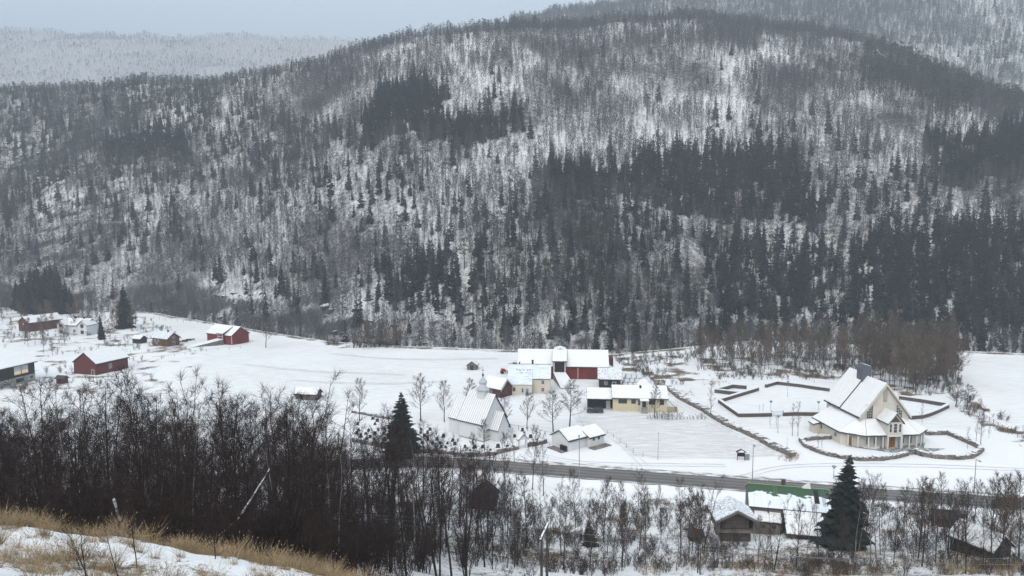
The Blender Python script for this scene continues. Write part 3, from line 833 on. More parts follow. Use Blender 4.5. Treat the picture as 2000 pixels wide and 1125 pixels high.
def put_rocks():
    X = NR.uniform(-420, 330, 26000); Y = NR.uniform(280, 660, 26000)
    yf = foot_of(X); yr = ridge_of(X)[0]; k = (Y > yf + 8) & (Y < yr - 5); X, Y = X[k], Y[k]
    Z = height(X, Y); px, py = proj(X, Y, Z)
    pr = np.zeros(len(X))
    band = fbm(X * .03 + .0, Y * .09, 231)
    for poly, q in (([(380, 560), (560, 560), (760, 575), (1000, 600), (1000, 690), (640, 675), (400, 640)], .20), ([(-100, 190), (130, 190), (140, 320), (-100, 330)], .16), ([(-100, 460), (130, 480), (140, 540), (-100, 545)], .18), ([(270, 560), (400, 570), (400, 640), (270, 620)], .12)):
        i = in_poly(px, py, poly); pr[i] = q * (.4 + 1.3 * (band[i] > .5))
    k = NR.uniform(0, 1, len(X)) < pr
    X, Y, Z = X[k], Y[k], Z[k]; n = len(X); s = NR.uniform(.6, 2.0, n)
    rot = np.stack([NR.normal(0, .15, n), NR.normal(-.1, .15, n), NR.normal(0, .35, n)], 1)
    scatter('rock_outcrops', 'dark rock ledges with snow on top breaking out of the hillside', ROCK, np.stack([X, Y, Z - .35 * s], 1), rot, np.stack([s * 1.3, s, s * NR.uniform(.7, 1.3, n)], 1), NR.integers(0, len(ROCK), n))
    print('rocks', n)
put_rocks()

# ------------------------------------------------------------------ building kit
def chevron(mb, hw, ze, zr, a0, a1, th, rot, lift=0.0, cx=0.0):
    mb.section([(cx - hw, ze + lift), (cx, zr + lift), (cx + hw, ze + lift), (cx + hw, ze + lift + th), (cx, zr + lift + th), (cx - hw, ze + lift + th)], a0, a1, rot,
               caps=[(0, 1, 4, 5), (1, 2, 3, 4)])
def gable(root, L, W, he, hr, wallm, roofm, rot=False, ov=.4, ove=.4, th=.16, cx=0.0, cy=0.0, z0=-1.0, snowth=.13, snowm=None, snow=True, wall_name='wall', plinth=None, label=None):
    """walls, roof and the snow on it; ridge along local x (or local y when rot)"""
    wl = MB(); wl.section([(-W / 2, z0), (W / 2, z0), (W / 2, he), (0, hr), (-W / 2, he)], -L / 2, L / 2, rot)
    sl = (hr - he) / (W / 2)
    rf = MB(); chevron(rf, W / 2 + ove, he - sl * ove, hr, -L / 2 - ov, L / 2 + ov, th, rot, .006)
    sn = MB(); chevron(sn, W / 2 + ove - .05, he - sl * (ove - .05), hr, -L / 2 - ov + .05, L / 2 + ov - .05, snowth, rot, .006 + th + .003)
    for mb in (wl, rf, sn):
        mb.v = [(x + cx, y + cy, z) for x, y, z in mb.v]
    wo_ = wl.obj(wall_name, wallm, root)
    ro_ = rf.obj('roof', roofm, root)
    if snow: sn.obj('roof_snow', snowm or M['snow'], ro_)
    if plinth:
        pl = MB(); dx, dy = (W, L) if rot else (L, W); pl.box((cx, cy, plinth / 2 - .5), (dx + .08, dy + .08, plinth + 1.0)); pl.obj('plinth', M['concrete'], root)
    return wo_, ro_
def opening(root, pos, face, w_, h_, name='window', frame='frame', pane='glass', bars=(1, 1), fw=.09, proud=.05):
    """a framed pane on a wall; pos = centre on the wall surface, face = outward angle (degrees) in local axes"""
    a = R(face); nx, ny = math.cos(a), math.sin(a); tx, ty = -ny, nx
    def P(s, n, z): return (pos[0] + tx * s + nx * n, pos[1] + ty * s + ny * n, pos[2] + z)
    def bar(mb, s0, s1, z0, z1, n0, n1):
        vs = [P(s, n, z) for n in (n0, n1) for s, z in ((s0, z0), (s1, z0), (s1, z1), (s0, z1))]
        mb.add(vs, [(0, 3, 2, 1), (4, 5, 6, 7), (0, 1, 5, 4), (1, 2, 6, 5), (2, 3, 7, 6), (3, 0, 4, 7)])
    f = MB(); hw, hh = w_ / 2, h_ / 2
    bar(f, -hw - fw, -hw, -hh - fw, hh + fw, -.05, proud); bar(f, hw, hw + fw, -hh - fw, hh + fw, -.05, proud)
    bar(f, -hw, hw, hh, hh + fw, -.05, proud); bar(f, -hw, hw, -hh - fw, -hh, -.05, proud)
    for i in range(1, bars[0] + 1):
        s = -hw + w_ * i / (bars[0] + 1); bar(f, s - fw * .3, s + fw * .3, -hh, hh, -.04, proud * .8)
    for i in range(1, bars[1] + 1):
        z = -hh + h_ * i / (bars[1] + 1); bar(f, -hw, hw, z - fw * .3, z + fw * .3, -.04, proud * .76)
    fo = f.obj(name, M[frame] if isinstance(frame, str) else frame, root)
    g = MB(); bar(g, -hw, hw, -hh, hh, -.04, .02)
    g.obj('pane', M[pane] if isinstance(pane, str) else pane, fo)
    return fo
def door(root, pos, face, w_, h_, m='doorwood', frame='trim', glass=False):
    a = R(face); nx, ny = math.cos(a), math.sin(a); tx, ty = -ny, nx
    def bar(mb, s0, s1, z0, z1, n0, n1):
        vs = [(pos[0] + tx * s + nx * n, pos[1] + ty * s + ny * n, pos[2] + z) for n in (n0, n1) for s, z in ((s0, z0), (s1, z0), (s1, z1), (s0, z1))]
        mb.add(vs, [(0, 3, 2, 1), (4, 5, 6, 7), (0, 1, 5, 4), (1, 2, 6, 5), (2, 3, 7, 6), (3, 0, 4, 7)])
    d = MB(); bar(d, -w_ / 2, w_ / 2, 0, h_, -.05, .04)
    do = d.obj('door', M[m] if isinstance(m, str) else m, root)
    f = MB(); bar(f, -w_ / 2 - .12, -w_ / 2, 0, h_ + .12, -.05, .07); bar(f, w_ / 2, w_ / 2 + .12, 0, h_ + .12, -.05, .07); bar(f, -w_ / 2, w_ / 2, h_, h_ + .12, -.05, .07)
    f.obj('door_frame', M[frame], do)
    h = MB(); bar(h, w_ / 2 - .2, w_ / 2 - .08, h_ * .45, h_ * .49, .04, .1); h.obj('handle', M['metal'], do)
    return do
def trims(root, L, W, he, m='trim', s=.16, z0=-.3, cx=0, cy=0, name='corner_board'):
    for sx in (-1, 1):
        for sy in (-1, 1):
            b = MB(); b.box((cx + sx * (L / 2 - s / 2 + .03), cy + sy * (W / 2 - s / 2 + .03), (he + z0) / 2 - .02), (s, s, he - z0)); b.obj(name, M[m], root)
def chimney(roof, x, y, z, w_=.6, h_=1.0, m='darkwood'):
    c = MB(); c.box((x, y, z), (w_, w_, h_)); c.box((x, y, z + h_ / 2 + .04), (w_ + .14, w_ + .14, .1)); c.obj('chimney', M[m], roof)
def front(a, b, z=0.0):
    """left and right base corners in the photo -> centre, yaw (local +x runs left to right), length"""
    A, B = G(a[0], a[1], z), G(b[0], b[1], z)
    return ((A[0] + B[0]) / 2, (A[1] + B[1]) / 2), math.atan2(B[1] - A[1], B[0] - A[0]), math.hypot(B[0] - A[0], B[1] - A[1])
def loc_of(c, yaw, dx, dy):
    return c[0] + dx * math.cos(yaw) - dy * math.sin(yaw), c[1] + dx * math.sin(yaw) + dy * math.cos(yaw)

# ================================================================== the cream church
def cream_church():
    eL, eR = G(1676.5, 812.3, 7.0), G(1777, 809, 7.0)
    c = ((eL[0] + eR[0]) / 2, (eL[1] + eR[1]) / 2); yaw = math.atan2(eR[1] - eL[1], eR[0] - eL[0]) + R(-1)
    hw = math.hypot(eR[0] - eL[0], eR[1] - eL[1]) / 2
    r = thing('church', 'large cream church with steep snowy roof and grey slate bell slab', 'church', (c[0], c[1], .5), yaw)
    he, hr, Ln = 6.5, 13.6, 14.5
    W2 = hw - .5
    sl = (hr - he) / W2
    nv = MB(); nv.section([(-W2, -1), (W2, -1), (W2, he), (0, hr), (-W2, he)], 0, Ln, True)
    nv.obj('nave_wall', M['churchcream'], r)
    split = 7.6
    ro = MB(); chevron(ro, W2 + .45, he - sl * .45, hr, -.55, split, .22, True, .006); chevron(ro, W2 + .62, he - sl * .62, hr, split, Ln + .4, .22, True, .42)
    ro = ro.obj('nave_roof', M['roofdark'], r)
    s = MB(); chevron(s, W2 + .42, he - sl * .42, hr, -.5, split - .04, .12, True, .232); s.obj('roof_snow', M['snow'], ro)
    s = MB(); chevron(s, W2 + .58, he - sl * .58, hr, split + .12, Ln + .35, .12, True, .646); s.obj('roof_snow', M['snow'], ro)
    vb = MB()
    vb.section([(-W2 - .47, he - sl * .45 - .30), (0, hr - .30), (W2 + .47, he - sl * .45 - .30), (W2 + .47, he - sl * .45 + .24), (0, hr + .24), (-W2 - .47, he - sl * .45 + .24)], -.62, -.556, True, caps=[(0, 1, 4, 5), (1, 2, 3, 4)])
    vb.obj('verge_board', M['cream'], ro)
    # slate bell slab astride the ridge
    t = MB(); t.prism([(-1.25, 7.2), (.95, 7.2), (.95, 9.6), (-1.25, 9.6)], 11.2, 15.6)
    t.add([(-1.25, 7.2, 15.6), (.95, 7.2, 15.6), (.95, 9.6, 15.6), (-1.25, 9.6, 15.6), (-.7, 7.2, 16.6), (.95, 7.2, 16.1), (.95, 9.6, 16.1), (-.7, 9.6, 16.6)],
          [(0, 1, 5, 4), (1, 2, 6, 5), (2, 3, 7, 6), (3, 0, 4, 7), (4, 5, 6, 7)])
    tw = t.obj('bell_slab', M['slate'], r)
    t = MB(); t.slab([(-.65, 7.3, 16.62), (.85, 7.3, 16.17), (.85, 9.5, 16.17), (-.65, 9.5, 16.62)], .08); t.obj('snow_cap', M['snow'], tw)
    t = MB(); t.tube((-.4, 8.6, 16.2), (-.4, 8.6, 19.2), .06, .04); t.box((-.4, 8.6, 18.4), (.7, .07, .07)); t.obj('cross', M['metal'], tw)
    # clerestory under the left and right eaves
    for sx in (-1, 1):
        for k in range(7):
            opening(r, (sx * W2, 1.3 + k * 1.95, 5.95), 180 if sx < 0 else 0, 1.25, .62, bars=(2, 0), frame='frame')
    # gable windows with slanting heads
    for sx in (-1, 1):
        x0, x1 = 2.75, 4.25
        z0, zi, zo = 5.75, 9.2, 7.4
        f = MB(); g = MB(); y0, y1 = -.10, .02
        f.add([(sx * x0, y0, z0), (sx * x1, y0, z0), (sx * x1, y0, zo), (sx * x0, y0, zi), (sx * x0, y1, z0), (sx * x1, y1, z0), (sx * x1, y1, zo), (sx * x0, y1, zi)],
              [(0, 1, 2, 3), (4, 5, 6, 7), (0, 1, 5, 4), (1, 2, 6, 5), (2, 3, 7, 6), (3, 0, 4, 7)])
        fo = f.obj('gable_window', M['frame'], r)
        def top(x): return zi + (zo - zi) * (x - x0) / (x1 - x0)
        for i in range(3):
            xa = x0 + .08 + i * .47; xb = xa + .40
            zb = z0 + .1
            for j in range(6):
                zt = zb + .52
                ta, tb_ = min(zt, top(xa) - .12), min(zt, top(xb) - .12)
                if tb_ - zb < .12: break
                p = MB(); p.add([(sx * xa, -.113, zb), (sx * xb, -.113, zb), (sx * xb, -.113, tb_), (sx * xa, -.113, ta), (sx * xa, -.09, zb), (sx * xb, -.09, zb), (sx * xb, -.09, tb_), (sx * xa, -.09, ta)],
                      [(0, 1, 2, 3), (4, 5, 6, 7), (0, 1, 5, 4), (1, 2, 6, 5), (2, 3, 7, 6), (3, 0, 4, 7)]); p.obj('pane', M['glass'], fo)
                zb = zt + .08
    lv = MB(); lv.box((.05, -.03, 10.9), (.95, .10, 2.7))
    for k in range(12): lv.box((.05, -.09, 9.7 + k * .22), (.85, .06, .07))
    lv.obj('louvre', flat_mat('louvre_grey', (.45, .40, .33)), r)
    fl = MB(); fl.box((0, -.02, 8.95), (9.2, .06, .14)); fl.obj('string_course', M['cream'], r)
    # low ambulatory around the nave
    ez, tz, A, B = 2.75, 5.4, 10.6, 6.3
    outer = [(-A, 12.2), (-A, 0.0), (-B, -3.7), (B, -3.7), (A, 0.0), (A, 12.2)]
    inner = [(-W2 - .02, 12.2), (-W2 - .02, 1.0), (-W2 + 1.2, -.03), (W2 - 1.2, -.03), (W2 + .02, 1.0), (W2 + .02, 12.2)]
    wallp = [(-A + .55, 12.0), (-A + .55, .25), (-B + .2, -1.2), (B - .2, -1.2), (A - .55, .25), (A - .55, 12.0)]
    wp = MB()
    # walls: solid at the sides, set back behind the front colonnade
    wallp = [(-A + .5, 12.0), (-A + .5, .2), (-B + .1, -2.2), (B - .1, -2.2), (A - .5, .2), (A - .5, 12.0)]
    wp.prism(wallp, -1.6, ez - .02)
    wp.obj('aisle_wall', M['churchcream'], r)
    ar = MB()
    for i in range(5):
        ar.slab([(*outer[i], ez), (*outer[i + 1], ez), (*inner[i + 1], tz), (*inner[i], tz)], .16)
    ao = ar.obj('aisle_roof', M['roofdark'], r)
    for i in range(5):
        o0, o1, i0, i1 = (Vector((*p, 0)) for p in (outer[i], outer[i + 1], inner[i], inner[i + 1]))
        def q(p, z, cen): return (p[0] + (cen[0] - p[0]) * .012, p[1] + (cen[1] - p[1]) * .012, z)
        cen = ((o0 + o1 + i0 + i1) / 4)
        s = MB(); s.slab([q(o0, ez + .175, cen), q(o1, ez + .175, cen), q(i1, tz + .165, cen), q(i0, tz + .165, cen)], .11); s.obj('roof_snow', M['snow'], ao)
    gt = MB()
    for i in range(5):
        gt.tube((*outer[i], ez + .05), (*outer[i + 1], ez + .05), .09, n=5)
    gt.obj('gutter', M['roofdark'], ao)
    # colonnade posts
    for x in (-9.0, -7.4, -5.6, -3.9, -2.2, 2.3, 4.0, 5.7, 7.5, 9.0):
        y = -3.45 if abs(x) < 6.2 else -3.45 + (abs(x) - 6.2) * .86
        p = MB(); p.box((x, y, ez / 2 - .3), (.24, .24, ez + .5)); p.obj('post', M['trim'], r)
    for x in (-5.0, -3.2, 3.2, 5.0):
        opening(r, (x, -2.2, 1.35), -90, .7, 1.6, bars=(0, 0))
    door(r, (-8.4, -.93, .02), -151, .95, 2.05)
    for y in (2.2, 8.6, 10.2):
        opening(r, (-A + .5, y, 1.7), 180, .8, .9, bars=(0, 0))
        opening(r, (A - .5, y, 1.7), 0, .8, .9, bars=(0, 0))
    # tall entrance bay
    ew, eh, er, ef = 1.65, 6.0, 8.0, -4.3
    e = MB(); e.section([(-ew, 2.9), (ew, 2.9), (ew, eh), (0, er), (-ew, eh)], ef, 0.2, True)
    e.obj('entrance_wall', M['churchcream'], r)
    e = MB(); esl = (er - eh) / ew; chevron(e, ew + .35, eh - esl * .35, er, ef - .45, 0, .14, True, .006); eo = e.obj('entrance_roof', M['roofdark'], r)
    e = MB(); chevron(e, ew + .30, eh - esl * .30, er, ef - .40, -.05, .11, True, .152); e.obj('roof_snow', M['snow'], eo)
    for sx in (-1, 1):
        p = MB(); p.box((sx * (ew - .12), ef + .12, 1.2), (.26, .26, 3.6)); p.obj('post', M['trim'], r)
    e = MB(); e.box((0, ef - .04, 2.95), (3.4, .12, .3)); e.obj('lintel', M['trim'], r)
    opening(r, (0, ef, 4.7), -90, .75, 2.0, bars=(0, 2), frame='trim')
    for sx in (-1, 1): opening(r, (sx * 1.1, ef, 4.7), -90, .5, 1.8, bars=(0, 1), frame='trim')
    e = MB(); e.section([(-1.1, 6.1), (1.1, 6.1), (0, 7.4)], ef - .09, ef + .01, True); e.obj('gable_panel', M['brownframe'], r)
    e = MB(); e.box((0, -2.6, 1.3), (2.9, .9, 3.4)); e.obj('porch_back', M['churchcream'], r)
    dd = MB(); dd.box((0, -3.1, 1.15), (1.7, .12, 2.5)); do = dd.obj('door', M['doorwood'], r)
    a = MB(); a.section([(.85 * math.cos(math.pi * k / 10), 2.4 + .55 * math.sin(math.pi * k / 10)) for k in range(11)], -3.16, -3.04, True); a.obj('arched_head', M['doorwood'], do)
    a = MB(); a.box((0, -3.17, 1.2), (.05, .05, 2.4)); a.obj('meeting_stile', M['brownframe'], do)
    # side porch on the left wall
    p = MB(); p.box((-A - .35, 9.8, .9), (1.7, 2.2, 2.6)); p.obj('side_porch', M['churchcream'], r)
    p = MB(); p.slab([(-A - 1.5, 8.5, 2.1), (-A + .6, 8.5, 2.6), (-A + .6, 11.1, 2.6), (-A - 1.5, 11.1, 2.1)], .14); po = p.obj('side_porch_roof', M['roofdark'], r)
    p = MB(); p.slab([(-A - 1.45, 8.55, 2.25), (-A + .5, 8.55, 2.73), (-A + .5, 11.05, 2.73), (-A - 1.45, 11.05, 2.25)], .1); p.obj('roof_snow', M['snow'], po)
    return c, yaw
CC, CYAW = cream_church()
# paved forecourt
fp = [loc_of(CC, CYAW, *p) for p in ((-9.6, -1.0), (-6.2, -3.9), (-2.5, -6.4), (1.5, -8.2), (5.5, -7.6), (8.5, -6.4), (11.5, -5.2), (7.0, -4.2), (9.8, -.6), (0, -2.0))]
zf = max(H1(*p) for p in fp)
fm = MB()
cx_, cy_ = sum(p[0] for p in fp) / len(fp), sum(p[1] for p in fp) / len(fp)
vs = [(p[0], p[1], H1(*p) + .03) for p in fp] + [(cx_, cy_, H1(cx_, cy_) + .05)]
fm.add(vs, [(i, (i + 1) % len(fp), len(fp)) for i in range(len(fp))])
o = fm.obj('forecourt', noise_col('wet_paving', (.20, .20, .19), (.70, .72, .74), .9, .6, 6, .50, .66)); o['kind'] = 'structure'

# ================================================================== the old white church
def white_church():
    A, B = G(878, 847), G(944, 863.5)
    yaw = R(-38)
    L, W, he, hr = 7.6, 8.4, 4.3, 10.2
    cor = B     # near corner of long wall and gable
    c = (cor[0] - (L / 2) * math.cos(yaw) - (W / 2) * math.sin(yaw), cor[1] - (L / 2) * math.sin(yaw) + (W / 2) * math.cos(yaw))
    r = thing('church', 'old white wooden church with seamed metal roof and small spire', 'church', (c[0], c[1], 0), yaw)
    sheet = M['sheet']
    wo_, ro_ = gable(r, L, W, he, hr, M['white'], M['roofdark'], ov=.3, ove=.35, snow=False, plinth=.25)
    sl = (hr - he) / (W / 2)
    def sheets(ro, L_, W_, he_, hr_, x0, ove=.35, ov=.3, n=None):
        s_ = (hr_ - he_) / (W_ / 2)
        k = n or int((L_ + 2 * ov) / .62)
        for side in (-1, 1):
            sh = MB()
            for i in range(k):
                a = x0 - L_ / 2 - ov + (L_ + 2 * ov) * i / k; b = x0 - L_ / 2 - ov + (L_ + 2 * ov) * (i + 1) / k
                yo = side * (W_ / 2 + ove - .03); zo = he_ - s_ * (ove - .03)
                q = [(a + .012, yo, zo + .175), (b - .012, yo, zo + .175), (b - .012, 0, hr_ + .175), (a + .012, 0, hr_ + .175)]
                sh.slab(q if side < 0 else q[::-1], .05)
            sh.obj('roof_snow', M['snow'], ro)
            for i in range(k + 1):
                a = x0 - L_ / 2 - ov + (L_ + 2 * ov) * i / k
                sm = MB(); sm.tube((a, side * (W_ / 2 + ove), he_ - s_ * ove + .22), (a, 0, hr_ + .22), .032, n=4); sm.obj('seam', M['slate'], ro)
    sheets(ro_, L, W, he, hr, 0)
    # lower chancel to the left
    L2, W2, h2e, h2r = 4.0, 6.4, 4.0, 8.4
    x2 = -L / 2 - L2 / 2 - .02
    w2, r2 = gable(r, L2, W2, h2e, h2r, M['white'], M['roofdark'], ov=.02, ove=.35, cx=x2, snow=False, wall_name='chancel_wall')
    r2.name = 'chancel_roof'
    sheets(r2, L2, W2, h2e, h2r, x2, ov=.02)
    # porch on the right gable
    L3, W3 = 2.6, 4.0
    x3 = L / 2 + L3 / 2 + .02
    w3, r3 = gable(r, L3, W3, 3.0, 6.4, M['white'], M['roofdark'], ov=.25, ove=.3, cx=x3, snow=False, wall_name='porch_wall')
    r3.name = 'porch_roof'
    sheets(r3, L3, W3, 3.0, 6.4, x3, ov=.25)
    door(r, (L / 2 + L3 + .02, 0, .1), 0, 1.2, 2.1, M['white'])
    for x in (-1.8, 1.6): opening(r, (x, W / 2, 2.4), 90, .9, 1.5, bars=(1, 2))
    b = MB(); b.box((-L / 2, -W / 2 - .04, 2.1), (.16, .1, 4.2)); b.obj('corner_board', M['trim'], r)
    # ridge turret: box, skirt, drum, onion, spire and cross
    t = MB(); t.box((.2, 0, 10.0), (2.1, 2.1, 2.2)); to = t.obj('turret', M['white'], r)
    def ring(mb, prof, n=8, cx=.2, ph=math.pi / 8):
        for (r0, z0), (r1, z1) in zip(prof[:-1], prof[1:]):
            vs = [(cx + rr * math.cos(ph + 2 * math.pi * i / n), rr * math.sin(ph + 2 * math.pi * i / n), z) for rr, z in ((r0, z0), (r1, z1)) for i in range(n)]
            mb.add(vs, [(i, (i + 1) % n, n + (i + 1) % n, n + i) for i in range(n)])
    t = MB(); ring(t, [(1.62, 11.0), (1.68, 11.08), (.9, 11.75)], 8); t.obj('skirt_roof', sheet, to)
    t = MB(); ring(t, [(.85, 11.6), (.85, 12.6)], 12); t.obj('drum', M['white'], to)
    t = MB(); ring(t, [(1.0, 12.55), (1.05, 12.7), (.95, 13.05), (.55, 13.5), (.25, 13.8), (.12, 14.2)], 12); t.obj('onion_dome', sheet, to)
    t = MB(); ring(t, [(.13, 14.1), (.24, 14.45), (.24, 14.6), (.05, 14.95)], 8); t.tube((.2, 0, 14.8), (.2, 0, 16.6), .05, .03)
    t.box((.2, 0, 15.6), (.9, .06, .07)); t.obj('spire', M['black'], to)
M['sheet'] = noise_col('roof_sheet', (.36, .38, .42), (.55, .57, .61), 3, .4, spec=.5)
white_church()

# ================================================================== houses and barns
def long_barn():
    z = H1(*G(1145, 738))
    rl, rr = G(1012, 682.5, 8.2), G(1188, 685, 8.2)
    yaw = math.atan2(rr[1] - rl[1], rr[0] - rl[0]); L = math.hypot(rr[0] - rl[0], rr[1] - rl[1]) - .8
    c = ((rl[0] + rr[0]) / 2, (rl[1] + rr[1]) / 2)
    r = thing('barn', 'long red barn with snowy roof and dark cross-gabled entrance', 'barn', (c[0], c[1], z - .05), yaw)
    W, he, hr = 12.0, 4.2, 8.2
    wl, ro = gable(r, L, W, he, hr, M['red'], M['roofdark'], ov=.4, ove=.5)
    trims(r, L, W, he)
    for x in (L / 2 + .42, -L / 2 - .42):
        vb = MB(); vb.section([(-W / 2 - .5, he - .35), (0, hr - .02), (W / 2 + .5, he - .35), (W / 2 + .5, he - .02), (0, hr + .3), (-W / 2 - .5, he - .02)], x - .03, x + .03, caps=[(0, 1, 4, 5), (1, 2, 3, 4)])
        vb.obj('verge_board', M['trim'], ro)
    dx = -1.0     # entrance bay
    b = MB(); hw = 2.1; b.box((0, -W / 2 + .4, 4.1), (2 * hw, 3.2, 3.6)); b.v = [(x + dx, y, zz) for x, y, zz in b.v]; b.obj('entrance_bay', M['red'], r)
    b = MB(); b.slab([(dx - hw - .25, -W / 2 - 1.7, 5.85), (dx + hw + .25, -W / 2 - 1.7, 5.85), (dx + hw + .25, -.2, 8.35), (dx - hw - .25, -.2, 8.35)], .15); bo = b.obj('bay_roof', M['roofdark'], r)
    b = MB(); b.slab([(dx - hw - .2, -W / 2 - 1.65, 6.01), (dx + hw + .2, -W / 2 - 1.65, 6.01), (dx + hw + .2, -.25, 8.51), (dx - hw - .2, -.25, 8.51)], .13); b.obj('roof_snow', M['snow'], bo)
    b = MB(); chevron(b, 1.9, 8.25, 8.9, -.6, 4, .14, True, 0); b.v = [(x + dx, y, zz) for x, y, zz in b.v]; b.obj('ridge_gable', M['snow'], bo)
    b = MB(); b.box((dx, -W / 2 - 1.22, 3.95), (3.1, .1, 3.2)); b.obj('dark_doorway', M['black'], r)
    for sx in (-1, 1):
        b = MB(); b.box((dx + sx * 1.75, -W / 2 - 1.26, 4.0), (.28, .2, 3.4)); b.obj('door_post', M['trim'], r)
    # snow-covered barn bridge with stone sides
    b = MB(); b.add([(dx - 1.9, -W / 2 - 1.2, 2.35), (dx + 1.9, -W / 2 - 1.2, 2.35), (dx + 5.2, -W / 2 - 13, .1), (dx + .6, -W / 2 - 13, .1), (dx - 1.9, -W / 2 - 1.2, -1), (dx + 1.9, -W / 2 - 1.2, -1), (dx + 5.2, -W / 2 - 13, -1), (dx + .6, -W / 2 - 13, -1)],
                    [(0, 1, 2, 3), (0, 4, 5, 1), (1, 5, 6, 2), (2, 6, 7, 3), (3, 7, 4, 0)]); ramp = b.obj('barn_bridge', M['stone'], r)
    b = MB(); b.slab([(dx - 1.95, -W / 2 - 1.25, 2.36), (dx + 1.95, -W / 2 - 1.25, 2.36), (dx + 5.25, -W / 2 - 13.1, .11), (dx + .55, -W / 2 - 13.1, .11)], .12); b.obj('snow', M['snow'], ramp)
    # lean-to at the right end, little shed at the left
    b = MB(); b.box((L / 2 + 1.0, 1.6, 2.9), (2.0, 5.0, 6.2)); b.obj('end_shed', M['darkred'], r)
    b = MB(); b.slab([(L / 2 + .1, -W / 2 - .4, 3.6), (L / 2 + 2.3, -W / 2 - .6, 2.6), (L / 2 + 2.3, 0, 2.9), (L / 2 + .1, 0, 4.0)], .2); b.obj('lean_to_roof', M['snow'], r)
    b = MB(); b.box((L / 2 + 1.0, -3.0, .9), (1.9, 5.0, 3.4)); b.obj('lean_to_wall', M['darkred'], r)
    b = MB(); b.box((-L / 2 - 1.2, -2.0, 2.2), (1.6, 2.2, 4.6)); so = b.obj('side_shed', M['red'], r)
    b = MB(); b.box((-L / 2 - 1.2, -2.0, 4.58), (2.0, 2.6, .14)); b.obj('roof_snow', M['snow'], so)
    b = MB(); b.tube((L * .17, -W / 2 - .12, -.5), (L * .17, -W / 2 - .12, he - .1), .09); b.obj('downpipe', M['trim'], r)
    b = MB(); b.box((L * .32, -W / 2 - .03, 1.3), (2.4, .1, 2.6)); b.obj('barn_door', M['darkred'], r)
long_barn()

def farmhouse():
    c0, yaw, Lw = front((1041, 767), (1074, 768.5))
    yaw = R(-4)
    z = H1(*c0) - .05
    right = G(1074, 768)
    r = thing('farmhouse', 'cream farmhouse with blue door, metal sheets showing through snow on its roof', 'house', (right[0], right[1], z), yaw)
    # local: origin at front right corner, x to the left negative, y backwards
    W, L, he, hr = 9.0, 12.2, 4.4, 7.6
    gable(r, L, W, he, hr, M['cream'], M['roofdark'], ov=.25, ove=.2, cx=-L / 2, cy=W / 2, snow=False)
    ro = [o for o in r.children if o.name.startswith('roof')][0]
    sl = (hr - he) / (W / 2)
    # front sheet of the roof runs on down over the lower part on the left
    s = MB(); s.slab([(-5.1, -.25, he - sl * .25 + .18), (.25, -.25, he - sl * .25 + .18), (.25, W / 2, hr + .18), (-5.1, W / 2, hr + .18)], .07); s.obj('roof_snow', M['streaked'], ro)
    s = MB(); s.slab([(-L - .25, -2.2, 3.02), (-5.14, -2.2, 3.02), (-5.14, W / 2, hr + .18), (-L - .25, W / 2, hr + .18)], .07); s.obj('roof_snow', M['streaked'], ro)
    s = MB(); s.slab([(-L - .25, W / 2, hr + .18), (.25, W / 2, hr + .18), (.25, W + .2, he - .06 + .18), (-L - .25, W + .2, he - .06 + .18)], .07); s.obj('roof_snow', M['snow'], ro)
    s = MB(); s.section([(0.02, -1), (0.02, 4.3), (-2.0, 2.95), (-2.0, -1)], -L + .1, -5.2); s.obj('lean_to_wall', M['cream'], r)
    for z_ in (1.2, 3.4): opening(r, (-2.1, 0, z_), -90, .75, 1.0, bars=(1, 1))
    opening(r, (-10.4, -2.0, 1.6), -90, .6, .9, bars=(0, 1), frame='brownframe')
    door(r, (-6.6, -2.0, -.1), -90, .95, 2.1, 'bluedoor')
    opening(r, (-7.9, -2.0, 1.35), -90, .5, 1.2, bars=(0, 1))
    for z_ in (1.4, 3.7): opening(r, (0, W / 2, z_), 0, .8, 1.1)
    ru = MB(); ru.box((-L / 2, W / 2, hr + .27), (L + .5, .24, .1)); ru.obj('ridge_cap', M['roofdark'], ro)
    chimney(ro, -5.3, W / 2 + .2, hr + .7, .55, 1.3); chimney(ro, -9.2, W / 2 + .1, hr + .4, .35, .6)
    for k, (x, y) in enumerate(((-9.8, 2.6), (-8.9, 2.4), (-7.9, 2.5), (-6.6, 2.5), (-5.9, 2.6), (-8.4, 1.6))):
        h = MB(); zz = hr - sl * (W / 2 - y) + .27; h.box((x, y, zz), (.35, .4, .16)); h.obj('roof_hatch', M['roofdark'], ro)
    # red-brown wing turned towards the camera on the left
    yw = R(38)
    A = G(975, 783); 
    wz = H1(*A) - .05
    r2 = thing('farmhouse_wing', 'red-brown wing with snowy gable roof at the corner of the cream farmhouse', 'outbuilding', (0, 0, wz), yw + R(14))
    p = G(972, 771); r2.location = (p[0], p[1] + .4, wz)
    gable(r2, 6.4, 5.2, 2.7, 5.0, M['redbrown'], M['roofdark'], rot=True, ov=.45, ove=.45)
    trims(r2, 5.2, 6.4, 2.7, 'darkwood')
    vb = MB(); vb.section([(-3.05, 2.1), (0, 4.8), (3.05, 2.1), (3.05, 2.36), (0, 5.06), (-3.05, 2.36)], -3.72, -3.66, True, caps=[(0, 1, 4, 5), (1, 2, 3, 4)]); vb.obj('verge_board', M['trim'], r2)
    opening(r2, (-2.6, .6, 1.5), 180, 1.0, 1.1); opening(r2, (0, -3.2, 1.5), -90, 1.0, 1.2, frame='brownframe'); door(r2, (2.6, -1.0, 0), 0, .9, 2.0, 'darkboard')
M['streaked'] = None
